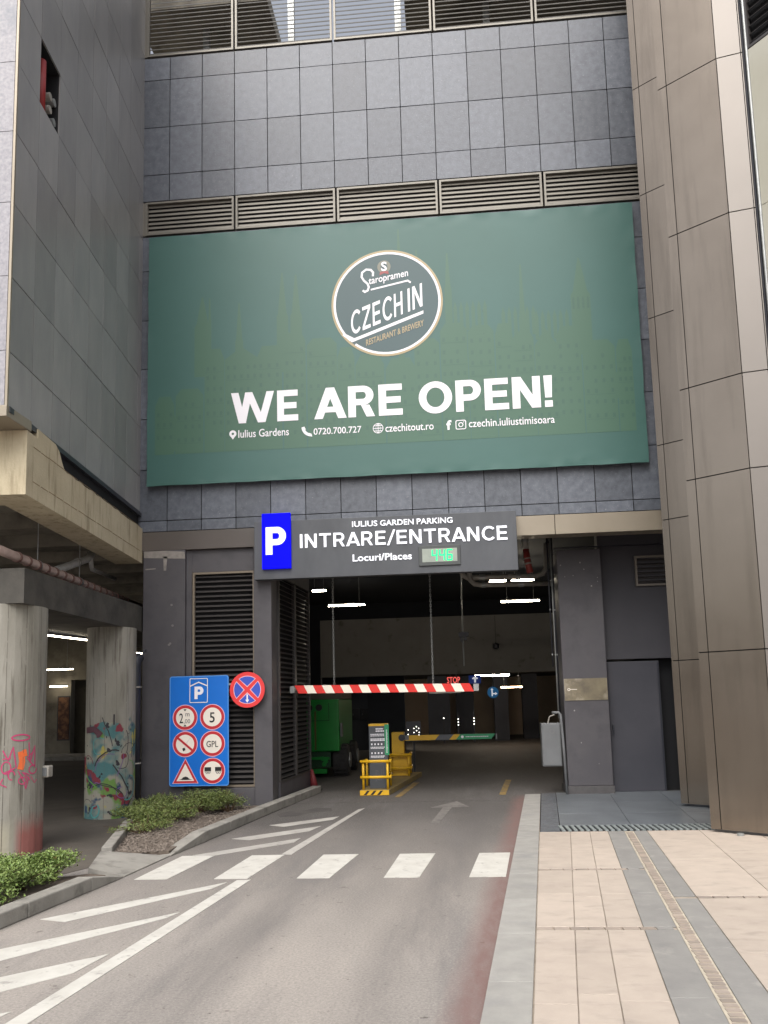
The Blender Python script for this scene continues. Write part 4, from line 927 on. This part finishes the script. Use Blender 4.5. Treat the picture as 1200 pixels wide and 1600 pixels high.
def seg7(ch, x0, z0, w, h, y, mb, t=.022):
    S_ = {'4': 'bcfg', '6': 'acdefg'}[ch]; sl = .1
    P = {'a': ((0, 1), (1, 1)), 'b': ((1, 1), (1, .5)), 'c': ((1, .5), (1, 0)), 'd': ((0, 0), (1, 0)), 'e': ((0, .5), (0, 0)), 'f': ((0, 1), (0, .5)), 'g': ((0, .5), (1, .5))}
    for k, s_ in enumerate(S_):
        (a, b), (c, d_) = P[s_]; stroke(mb, [(x0+a*w+sl*b*h*.5, z0+b*h), (x0+c*w+sl*d_*h*.5, z0+d_*h)], t, y-.0002*k)
mb = MB()
for i, ch in enumerate("446"): seg7(ch, 5.10+i*.122, 3.92, .075, .165, -.2285, mb)
mb.build("display_digits", T_led, dp)

# ================================================================== ROAD SIGNS ON THE BAY
sp = empty("sign_panel", "tall blue sign panel with P and six restriction symbols below the louvre", "sign"); sp.location = (0, 0, 0)
o = MB().face(rrect(1.21, 1.275, .495, .89, .04), -.12, .02).build("panel", T_blue, sp)
frame_poly(MB(), rrect(1.21, 1.275, .49, .885, .038), rrect(1.21, 1.275, .482, .877, .033), -.1405, .0005).build("border", mat("border_blue", S(110, 170, 226), rough=.4), sp)
MB().box(.8, 1.62, -.119, -.031, .9, .95).box(.8, 1.62, -.119, -.031, 1.7, 1.75).build("bracket", T_steel, sp)
YS = -.1405
frame_poly(MB(), rrect(1.205, 1.925, .153, .20, .02), rrect(1.205, 1.925, .142, .189, .012), YS, .002).build("parking_frame", T_cream, sp)
stroke(MB(), [(1.065, 2.0), (1.205, 2.06), (1.345, 2.0)], .018, YS-.0003).build("roof_symbol", T_cream, sp)
bold("P", (1.135, 1.285, 1.785, 1.99), YS, T_bwhite, sp, .25, .002, name="parking_letter")
def rdisc(cx, cz, nm):
    p = disc(cx, cz, .208, YS, .002).build(nm, T_pink, sp); disc(cx, cz, .198, YS-.0022, .001).build("red_ring", T_red, p); disc(cx, cz, .152, YS-.0034, .001).build("centre", T_cream, p); return p
Yd = YS-.0046
p = rdisc(.979, 1.49, "height_limit_symbol")
text("2", (.885, .947, 1.40, 1.56), Yd, T_black, p, bold=.004); text("m", (.985, 1.055, 1.51, 1.56), Yd, T_grey, p); text(",00", (.96, 1.065, 1.385, 1.465), Yd, T_grey, p)
MB().face([(.95, 1.625), (1.005, 1.625), (.978, 1.59)], Yd, .001).face([(.95, 1.345), (1.005, 1.345), (.978, 1.38)], Yd, .001).build("marker_triangle", T_black, p)
p = rdisc(1.434, 1.49, "speed_limit_symbol"); text("5", (1.39, 1.475, 1.40, 1.565), Yd, T_black, p, bold=.006)
p = rdisc(.981, 1.06, "no_smoking_symbol")
MB().face([(.95, .945), (.99, .965), (.975, 1.01), (.935, .99)], Yd, .001).build("ember", T_black, p)
stroke(MB(), [(.97, 1.0), (1.04, 1.12), (1.0, 1.08), (1.07, 1.16)], .008, Yd).build("smoke", mat("pale_print", S(214, 208, 204), rough=.5), p)
stroke(MB(), [(.835, 1.185), (1.125, .94)], .035, Yd-.0012).build("slash", T_red, p)
p = rdisc(1.437, 1.06, "gas_ban_symbol"); text("GPL", (1.338, 1.532, 1.005, 1.105), Yd, T_black, p, bold=.002)
p = rdisc(1.438, .625, "trailer_ban_symbol")
for x0, x1 in ((1.305, 1.415), (1.48, 1.585)):
    MB().face([(x0, .62), (x1, .62), (x1, .685), (x0, .685)], Yd, .001).face([(x0, .605), (x1, .605), (x1, .612), (x0, .612)], Yd, .001).build("trailer_mark", T_black, p)
    for k in (.35, .7): MB().ring(x0+(x1-x0)*k, .595, .01, .018, Yd-.0012, .001, 14).build("trailer_wheel", T_grey, p)
tri = MB().face([(.77, .43), (1.205, .43), (.987, .83)], YS, .002).build("hump_symbol", T_pink, sp)
MB().face([(.785, .438), (1.19, .438), (.987, .815)], YS-.0022, .001).build("red_border", T_red, tri)
MB().face([(.84, .47), (1.135, .47), (.987, .745)], YS-.0034, .001).build("centre", T_cream, tri)
MB().face([(.87, .488), (1.11, .488), (1.06, .50), (1.03, .53), (.99, .543), (.95, .53), (.92, .50)], Yd, .001).build("hump", T_black, tri)
# no stopping disc
ns = empty("no_stopping_sign", "round red and blue no stopping sign with white down arrow", "sign"); ns.location = (0, 0, 0)
NC = (2.018, 1.915)
disc(*NC, .29, -.13, .02).build("disc", T_signred, ns)
for k in range(4):
    a = pi/2*k
    def sector(rr, ap, mrg):
        P = [(NC[0]+ap*cos(a), NC[1]+ap*sin(a))]
        for i in range(11):
            t = a-pi/4+mrg+(pi/2-2*mrg)*i/10; P.append((NC[0]+rr*cos(t), NC[1]+rr*sin(t)))
        return P
    q = MB().face(sector(.228, .042, .115), -.1502, .001).build("sector_border", T_pink, ns)
    MB().face(sector(.218, .060, .155), -.1514, .001).build("blue_sector", T_signblue, q)
MB().face([(2.006, 1.84), (2.03, 1.84), (2.03, 1.755), (2.05, 1.755), (2.018, 1.705), (1.986, 1.755), (2.006, 1.755)], -.1526, .001).build("arrow", T_bwhite, ns)
MB().box(1.70, 2.10, -.129, -.115, 2.0, 2.03).box(2.05, 2.1, -.114, -.0205, 1.9, 2.05).build("bracket", T_steel, ns)

# ================================================================== LEFT: OFFICE WALL AND CONCRETE OVERPASS
WD = Vector((-.0982, 1.0)).normalized()          # wall runs back along this direction
WN = Vector((WD.y, -WD.x))                       # faces the drive
def WP(s, off=0, base=(.169, 0)):                # s metres towards the viewer from the facade corner
    q = Vector(base)-WD*s+WN*off; return (q.x, q.y)
ob_ = empty("office_building", "upper building with glossy grey panelled side wall and pale granite end face", "building"); ob_.location = (0, 0, 0)
zr = [4.99, 5.62, 6.49, 7.37, 8.24, 9.11, 9.97, 10.85, 11.75, 12.65, 13.55, 14.45, 15.35, 16.25]
SO = -.05
wang = atan2(WD.y, WD.x)
send = 5.0
sc = [send-.6*i for i in range(0, 9)]+[-.05]
r = random.Random(4)
for j in range(len(zr)-1):
    for i in range(len(sc)-1):
        s1, s0 = sc[i], sc[i+1]; z0, z1 = zr[j], zr[j+1]
        if j == 5 and i == 1: hole = (s0, s1, z0, z1); continue
        w = round(s1-s0, 3); h = round(z1-z0, 3); x_, y_ = WP(s1, SO+r.uniform(-.002, .002))
        inst("wall_panel", ("wp", w, h), lambda: MB().box(.005, w-.005, 0, .02, .006, h-.006).mesh("wall_panel", T_gloss), (x_, y_, z0), ob_, rotz=wang)
def wall_prism(s0, s1, o0, o1, z0, z1): return MB().prism([WP(s0, o0), WP(s1, o0), WP(s1, o1), WP(s0, o1)], z0, z1)
h0, h1, hz0, hz1 = hole
bk = MB()
for a, b, c, d_ in ((-.1, 4.2, 4.45, 4.97), (-.1, 5.0, 4.98, hz0), (-.1, 5.0, hz1, 16.3), (-.1, h0, hz0, hz1), (h1, 5.0, hz0, hz1)):
    bk.prism([WP(a, SO-.026), WP(b, SO-.026), WP(b, SO-.2), WP(a, SO-.2)], c+.0005, d_-.0005)
bk.build("backing_wall", T_dark, ob_)
cv = MB()
for a_ in ((h0-.02, h1+.02, SO-.55, SO-.6, hz0-.02, hz1+.02), (h0-.06, h0-.021, SO-.201, SO-.6, hz0-.02, hz1+.02), (h1+.021, h1+.06, SO-.201, SO-.6, hz0-.02, hz1+.02), (h0-.06, h1+.06, SO-.201, SO-.6, hz0-.06, hz0-.021), (h0-.06, h1+.06, SO-.201, SO-.6, hz1+.021, hz1+.06)):
    cv.prism([WP(a_[0], a_[2]), WP(a_[1], a_[2]), WP(a_[1], a_[3]), WP(a_[0], a_[3])], a_[4], a_[5])
cv.build("service_cavity", T_dark, ob_)
wall_prism(-.05, 5.0, SO+.03, SO-.1, 4.92, 4.985).build("drip_trim", T_blackp, ob_)
wall_prism(.0-.06, .02-.06, SO+.06, SO-.1, 4.99, 16.3).build("corner_strip", T_steel, ob_)
# service pipes inside the missing panel
q = WP(h1-.22, SO-.085); MB().tube([(*q, hz0+.0), (*q, hz1-.12)], .055, 14).build("red_riser", T_redpipe2, ob_, True)
for s_, z in ((h0+.19, hz0+.40), (h0+.19, hz0+.22), (h0+.06, hz0+.42), (h0+.06, hz0+.14)):
    a = Vector((*WP(s_, SO-.4), z)); b = a+Vector((WN.x, WN.y, 0))*.36; MB().tube([a, b], .05, 14).build("pipe_end", T_pipe if s_ > h0+.1 else T_steel, ob_)
# granite end face towards the viewer
ex, ey = WP(send, SO); Fy = ey
r = random.Random(2)
xs_ = [ex-.02, ex-1.2, ex-2.4, ex-3.6]
for j in range(len(zr)-1):
    for i in range(3):
        a, b, c, d_ = xs_[i+1], xs_[i], zr[j], zr[j+1]
        w = round(b-a, 3); h = round(d_-c, 3)
        inst("granite_panel", ("gp", w, h), lambda: MB().box(.004, w-.004, 0, .03, .004, h-.004).mesh("granite_panel", T_granite), (a, Fy-.03, c), ob_)
MB().box(ex-3.7, ex-.04, Fy+.004, Fy+.2, 4.99, 16.3).build("end_backing", T_dark, ob_)
MB().box(ex-.016, ex+.012, Fy-.032, Fy-.004, 4.99, 16.3).build("corner_trim", T_gold, ob_)
MB().box(ex-3.7, ex+.02, Fy-.05, Fy+.48, 4.86, 4.985).build("base_trim", T_gold, ob_, bevel=.006)

ov = empty("concrete_overpass", "weathered beige concrete beam and slab carried by round columns on the left", "overpass"); ov.location = (0, 0, 0)
# edge beam with a cast step near its end, cut out in elevation
prof = [(-.02, 4.105), (4.6, 4.105), (4.6, 4.985-.13), (4.3, 4.985-.13), (4.3, 4.97), (3.78, 4.955), (3.66, 4.90), (3.58, 4.80), (3.5, 4.725)]
r = random.Random(8); s_ = 3.4
while s_ > .1: prof.append((s_, 4.705+r.uniform(-.012, .012))); s_ -= .16
prof.append((-.02, 4.705))
vs = []; n_ = len(prof)
for off in (0, -.45):
    for s_, z in prof: vs.append((*WP(s_, off), z))
MB().add(vs, [tuple(range(n_)), tuple(range(2*n_-1, n_-1, -1))]+[(i, (i+1) % n_, n_+(i+1) % n_, n_+i) for i in range(n_)]).build("edge_beam", T_conc, ov)
for z in (4.50, 4.30):
    vsm = MB()
    for k in range(18):
        s0 = .15+k*.24; s1 = s0+.24*r.uniform(.75, 1.0); zz = z+(.0 if z < 4.4 else .21) ; jit = r.uniform(-.004, .004)
        vsm.prism([WP(s0, .003), WP(s1, .003), WP(s1, .0005), WP(s0, .0005)], zz+jit, zz+jit+.007)
    vsm.build("formwork_seam", mat("seam_concrete", S(140, 120, 92), rough=.9), ov)
fx, fy = WP(4.6, 0)
MB().box(-6, fx-.10, fy+.003, fy+.45, 4.107, 4.85).build("end_beam", T_conc, ov, bevel=.01)
MB().box(-6, fx-.2, fy-.003, fy-.0005, 4.695, 4.702).build("formwork_seam", mat("seam_concrete", S(140, 120, 92)), ov)
# ribbed soffit
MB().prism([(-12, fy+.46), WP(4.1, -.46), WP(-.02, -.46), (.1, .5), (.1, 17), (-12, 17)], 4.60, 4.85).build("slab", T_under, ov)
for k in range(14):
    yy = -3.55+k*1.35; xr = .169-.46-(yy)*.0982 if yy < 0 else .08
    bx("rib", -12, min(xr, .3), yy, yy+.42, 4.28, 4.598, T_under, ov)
MB().prism([(-.95, -4.05), (.34, -4.05), (.22, -.3), (.1, .42), (-.38, 8), (-1.2, 8)], 2.94, 3.36).build("lower_beam", mat("dark_beam_paint", S(66, 64, 60), S(84, 81, 75), 3, .85, .3, 25, c3=S(52, 50, 47), scale3=2, lo3=.5, hi3=.7), ov)
def column(cx, cy, rr, h, material):
    mb = MB(); n = 40; vs = []
    for z in (0, h):
        for i in range(n):
            a = 2*pi*i/n; q = rr*(1+.003*(i % 2)); vs.append((cx+q*cos(a), cy+q*sin(a), z))
    mb.add(vs, [tuple(range(n-1, -1, -1)), tuple(range(n, 2*n))]+[(i, (i+1) % n, n+(i+1) % n, n+i) for i in range(n)])
    return mb.build("column", material, ov)
M1 = column_mat("column_concrete", False); M2 = column_mat("column_mural", True)
C1 = (-.15, -3.62, .505); C2 = (-.05, -.66, .375)
c1 = column(*C1, 2.938, M1); tag(c1, "pale concrete column with pink scribbles and red paint stain"); c2 = column(*C2, 2.938, M2); tag(c2, "concrete column painted with a colourful mural")
for C_, c_ in ((C1, c1), (C2, c2)):
    r = random.Random(int(C_[2]*100)); sm_ = mat("column_seam", S(104, 98, 88), S(88, 82, 74), 9, .9)
    for a_ in (-.35, .18, .62, 1.05, 1.5, 2.0):
        u_, v_ = sin(a_), -cos(a_); rr_ = C_[2]
        z_ = .02
        mb = MB()
        while z_ < 2.9:
            z2 = min(2.93, z_+r.uniform(.15, .5)); w_ = r.uniform(.003, .007)
            mb.add([(C_[0]+(rr_+.003)*sin(a_+w_), C_[1]-(rr_+.003)*cos(a_+w_), z_), (C_[0]+(rr_+.003)*sin(a_-w_), C_[1]-(rr_+.003)*cos(a_-w_), z_), (C_[0]+(rr_+.003)*sin(a_-w_), C_[1]-(rr_+.003)*cos(a_-w_), z2), (C_[0]+(rr_+.003)*sin(a_+w_), C_[1]-(rr_+.003)*cos(a_+w_), z2)], [(0, 1, 2, 3)]); z_ = z2+r.uniform(0, .06)
        mb.build("formwork_seam", sm_, c_)
def wrap(C, a, z, e=.004): return (C[0]+(C[2]+e)*sin(a), C[1]-(C[2]+e)*cos(a), z)
def scribble(C, parent, pts, w, material, name="graffiti_stroke", e=.004):
    mb = MB(); P = [Vector(p) for p in pts]; fine = []
    for i in range(len(P)-1):
        for k in range(4): fine.append(P[i].lerp(P[i+1], k/4))
    fine.append(P[-1]); vs = []; fs = []
    for i, p in enumerate(fine):
        d_ = (fine[min(i+1, len(fine)-1)]-fine[max(0, i-1)]); d_ = d_.normalized() if d_.length else Vector((1, 0)); nn = Vector((-d_.y, d_.x))*w/2
        for s_ in (-1, 1):
            q = p+nn*s_; vs.append(wrap(C, q.x/C[2], q.y, e))
    for i in range(len(fine)-1): fs.append((2*i, 2*i+1, 2*i+3, 2*i+2))
    me = bpy.data.meshes.new(name); me.from_pydata(vs, [], fs); me.materials.append(material); return link(name, me, parent)
def loop(cx, cz, rx, rz, a0=0, a1=2*pi, n=14): return [(cx+rx*cos(a0+(a1-a0)*i/n), cz+rz*sin(a0+(a1-a0)*i/n)) for i in range(n+1)]
PKm = mat("pink_spray", S(196, 62, 112), rough=.7); ORm = mat("orange_spray", S(232, 112, 60), rough=.7); BKm = mat("black_marker", S(50, 46, 50), rough=.7)
u0_ = .50     # arc position of the tag centre on the near column
for pts, w in ((loop(u0_+.0, 1.36, .11, .035), .016), (loop(u0_-.16, 1.02, .05, .07), .012), (loop(u0_-.1, .93, .035, .05, 0, 5), .012), (loop(u0_+.17, .98, .06, .05, 1, 6.5), .014), (loop(u0_+.03, .86, .05, .04), .012),
               ([(u0_-.2, 1.22), (u0_-.14, 1.1), (u0_-.09, 1.26), (u0_-.05, 1.02), (u0_-.18, .96)], .014), ([(u0_+.1, 1.3), (u0_+.12, 1.06), (u0_+.19, 1.26), (u0_+.2, 1.0), (u0_+.08, 1.12), (u0_+.16, 1.18)], .014),
               ([(u0_-.03, .98), (u0_+.05, .84), (u0_+.07, .76), (u0_+.12, .92), (u0_+.02, .96), (u0_+.13, .86)], .012), ([(u0_-.2, 1.12), (u0_-.11, 1.13)], .012), ([(u0_-.19, .9), (u0_-.22, .84), (u0_-.15, .80)], .012),
               ([(u0_+.14, .90), (u0_+.2, .82), (u0_+.24, .86)], .01)):
    scribble(C1, c1, pts, w, PKm)
scribble(C1, c1, [(u0_+.0, 1.2), (u0_+.02, 1.08), (u0_+.0, .99)], .075, ORm, e=.003); scribble(C1, c1, [(u0_+.04, 1.22), (u0_+.06, 1.14)], .05, ORm, e=.0032)
for x, z in ((.15, .55), (.19, .58), (.17, .5)): scribble(C1, c1, [(x, z), (x+.02, z+.03)], .01, BKm)
r = random.Random(31)
for k in range(24):
    a = r.uniform(-.15, .55); z = r.uniform(.12, 1.3); pts = [(a, z)]; th = r.random()*6.3; tw = r.uniform(-.7, .7)
    for i in range(r.randint(5, 10)): pts.append((pts[-1][0]+.05*cos(th), pts[-1][1]+.06*sin(th))); th += tw+r.uniform(-.25, .25)
    scribble(C2, c2, pts, r.choice([.008, .01, .012, .018]), r.choice([BKm, BKm, mat("maroon_spray", S(104, 50, 62), rough=.7), mat("teal_spray", S(70, 140, 140), rough=.7), mat("green_spray", S(92, 150, 70), rough=.7), mat("yellow_spray", S(206, 196, 92), rough=.7), mat("violet_spray", S(110, 80, 130), rough=.7)]), e=.003+.0002*k)
scribble(C2, c2, [(-.28, 1.34), (-.1, 1.36), (.0, 1.28), (-.06, 1.27)], .09, mat("plum_spray", S(84, 52, 62), rough=.7), e=.0105)
scribble(C2, c2, [(.2, 1.58), (.2, 1.42)], .022, BKm, e=.01)
wl = MB().box(.32, .42, -3.52, -3.40, .86, 1.0).build("wall_socket", T_pipe, bevel=.015); tag(wl, "small white socket box on the near concrete column's edge", "socket box")
MB().box(.34, .40, -3.528, -3.521, .88, .98).build("cover", T_box, wl)
# pink-grey pipe, ducts, drain under the overpass
T_duct = mat("bright_duct", S(196, 199, 198), S(168, 171, 170), 8, .35, metal=.15)
def pl_(s, off, z): return (*WP(s, off), z)
bands = [(pl_(3.4-.3*k, -.62, 3.62), pl_(3.4-.3*k-.05, -.62, 3.62)) for k in range(16)]
pipe("insulated_pipe", "pinkish insulated pipe with dark bands running under the overpass", [pl_(4.2, -.62, 3.62), pl_(-2.5, -.62, 3.62)], .06, T_pipepink, bands=bands, bm_=mat("pipe_band", S(146, 114, 106), rough=.6))
for k, s_ in enumerate((2.75, 1.2)):
    o = MB().tube([pl_(s_, -.62, 3.685), pl_(s_, -.62, 4.62)], .007, 6).build("pipe_hanger", T_steel); tag(o, ["steel hanger rod of the pinkish pipe, nearer the viewer", "steel hanger rod of the pinkish pipe, nearer the facade"][k], "hanger rod", "pipe hanger rods")
    MB().tube([pl_(s_-.03, -.62, 3.62), pl_(s_+.03, -.62, 3.62)], .07, 12).build("clamp", T_steel, o)
pipe("vent_duct", "shiny steel duct slanting up to the overpass soffit", [pl_(1.75, -.75, 3.72), pl_(.5, -.72, 4.12), pl_(.35, -.72, 4.26)], .06, T_duct, "duct", bands=[(pl_(1.0, -.735, 3.96), pl_(.96, -.735, 3.972))])
pipe("vent_duct", "thin steel duct bent level under the overpass near the pillar", [pl_(.55, -.68, 4.15), pl_(.5, -.68, 3.98), pl_(.40, -.7, 3.95), pl_(-.9, -.75, 4.0)], .035, T_duct, "duct", bands=[(pl_(-.8, -.75, 3.995), pl_(-.9, -.75, 4.0))])
pipe("drain_pipe", "black drain pipe with white rings standing beside the charcoal pillar", [(.245, -.42, .005), (.245, -.42, 2.34), (.25, -.40, 2.43), (.27, -.33, 2.49)], .088, T_blackp,
     bands=[((.245, -.42, 1.99), (.245, -.42, 2.01)), ((.245, -.42, .78), (.245, -.42, .80))], bm_=T_pipe)
o = MB().tube([(.30, -.36, 2.47), (.32, -.2, 2.62), (.30, -.12, 2.6)], .012, 8).build("cable", T_blackp); tag(o, "short black cable curling from the top of the drain pipe", "cable")
# underpass beyond
st("underpass_wall", (-14, -7.98, 14.2, 14.5, .004, 4.59), (-7.36, .1, 14.2, 14.5, .004, 4.59), (-7.975, -7.365, 14.2, 14.5, 2.68, 4.59), (-8.7, -7.3, 15.2, 15.4, .004, 4.59), material=T_under)
st("underpass_side_wall", (-14.2, -14, -6, 17, .004, 4.59), material=T_under)
st("underpass_pavement", (-14, .1, 12.4, 14.19, .005, .13), material=T_kerb)
po = MB().box(-8.42, -8.03, 14.17, 14.195, .62, 2.08).build("wall_poster", T_wood); tag(po, "narrow brown mural picture on the far underpass wall", "poster")
MB().box(-8.46, -7.99, 14.196, 14.199, .58, 2.12).build("frame", T_blackp, po)
G3 = "underpass tube lights"
lamp("underpass light between the two concrete columns, nearest and tilted in view", -1.22, -1.05, -.1, 2.9-.02, T_lampu, grp=G3, dy=.75, r=.013)
lamp("long underpass light across the far opening, level in view", -8.77, -7.34, 13.0, 3.0, T_lampu, grp=G3, rod=4.28)
lamp("short underpass light above the brown wall picture", -8.6, -7.98, 13.9, 2.46, T_lampu, grp=G3)
lamp("underpass light just left of the black drain pipe", -1.82, -1.68, 4.8, 2.9, T_lampu, grp=G3, dy=.45, r=.013)
st("underpass_duct", (-1.35, -1.0, -1.5, 8, 2.96, 3.3), material=T_ceil)

# ================================================================== RIGHT: BRONZE CLADDING TOWER
ct = empty("cladding_tower", "bronze metal clad building with angled folded panels on the right", "building"); ct.location = (0, 0, 0)
CD = Vector((.7919, -.6107)); CN = Vector((-.6107, -.7919))
hs_ = [.05, 2.17, 4.34, 5.53, 7.62, 9.73, 11.61, 13.7, 15.8]
def clad(p, d_, segs, z_from=0, nrm=None, material=T_brown):
    nrm = nrm or Vector((d_.y, -d_.x))
    a = atan2(d_.y, d_.x)
    for s0, s1 in segs:
        for j in range(len(hs_)-1):
            z0, z1 = hs_[j], hs_[j+1]; w = round(s1-s0, 3); h = round(z1-z0, 3); q = Vector(p)+d_*s0
            inst("cladding_panel", ("cl", w, h, material.name), lambda: MB().box(.005, w-.005, 0, .025, .007, h-.007).mesh("cladding_panel", material), (q.x, q.y, z0), ct, rotz=a)
A = Vector((8.67, -.58)); clad(A, CD, [(0, .115), (.115, .62), (.62, 1.3)])
D0 = Vector((8.38, -2.90)); clad(D0, CD, [(0, .125), (.125, .78)])
E0 = D0+CD*.78; ED = Vector((.975, -.22)).normalized(); clad(E0, ED, [(.0, .29), (.29, .31)], material=T_pale)
E1 = E0+ED*.31
def back(p, d_, L_, z0=.04, z1=15.8, o0=.03, o1=.12):
    n_ = Vector((-d_.y, d_.x)); a, b = Vector(p), Vector(p)+d_*L_
    return [tuple(a+n_*o0), tuple(b+n_*o0), tuple(b+n_*o1), tuple(a+n_*o1)]
MB().prism(back(A, CD, 1.3), .06, 15.8).prism(back(D0, CD, .78), .06, 15.8).prism(back(E0, ED, .31), .06, 15.8).build("support_frame", T_dark, ct)
# returns closing the fold backs
nB = Vector((-CD.y, CD.x))
MB().prism([tuple(D0+nB*.026), tuple(D0+nB*.026+CD*.004), tuple(A+CD*1.0+nB*.2+CD*.004), tuple(A+CD*1.0+nB*.2)], .1, 15.8).build("return_panel", T_brown, ct)
MB().prism([tuple(A+nB*.026), tuple(A+nB*.026+CD*.02), (8.98, .0), (8.96, .0)], .1, 15.8).build("return_panel", T_brown, ct)
MB().prism([(8.98, 0.31), (12, .31), (12, .0), (8.99, .0)], 4.33, 15.8).build("core_wall", T_dark, ct)
# dark joint, glazing and louvre beyond the fold
MB().prism([tuple(E1+Vector((.012, .02))), tuple(E1+Vector((.03, .02))), tuple(E1+Vector((.03, .3))), tuple(E1+Vector((.012, .3)))], .05, 15.8).build("joint_profile", T_blackp, ct)
G0 = E1+Vector((.045, -.02)); GD = Vector((.6, -.8)).normalized()
MB().tube([(G0.x, G0.y, .05), (G0.x, G0.y, 15.8)], .018, 8).build("mullion", T_steel, ct)
a = atan2(GD.y, GD.x)
for z0, z1 in zip(hs_[:-1], hs_[1:]):
    if z0 > 9.5: continue
    inst("glass_pane", ("gl", round(z1-z0, 3)), lambda: MB().box(.02, 2.6, 0, .02, .004, z1-z0-.004).mesh("glass_pane", T_glass), (G0.x, G0.y, z0), ct, rotz=a)
louvre(0, 2.6, 9.74, 13.6, 0, T_lv, .11, parent=ct, rotz=a, origin=(G0.x+.012, G0.y, 9.74))
MB().box(9.55, 11.5, -5.6, -3.1, .0, .05).build("footing", T_dark, ct)
MB().tube([(8.62, -3.2, .023), (8.62, -3.2, .05)], .04, 10).tube([(9.05, -3.5, .023), (9.05, -3.5, .05)], .04, 10).build("levelling_foot", T_steel, ct)
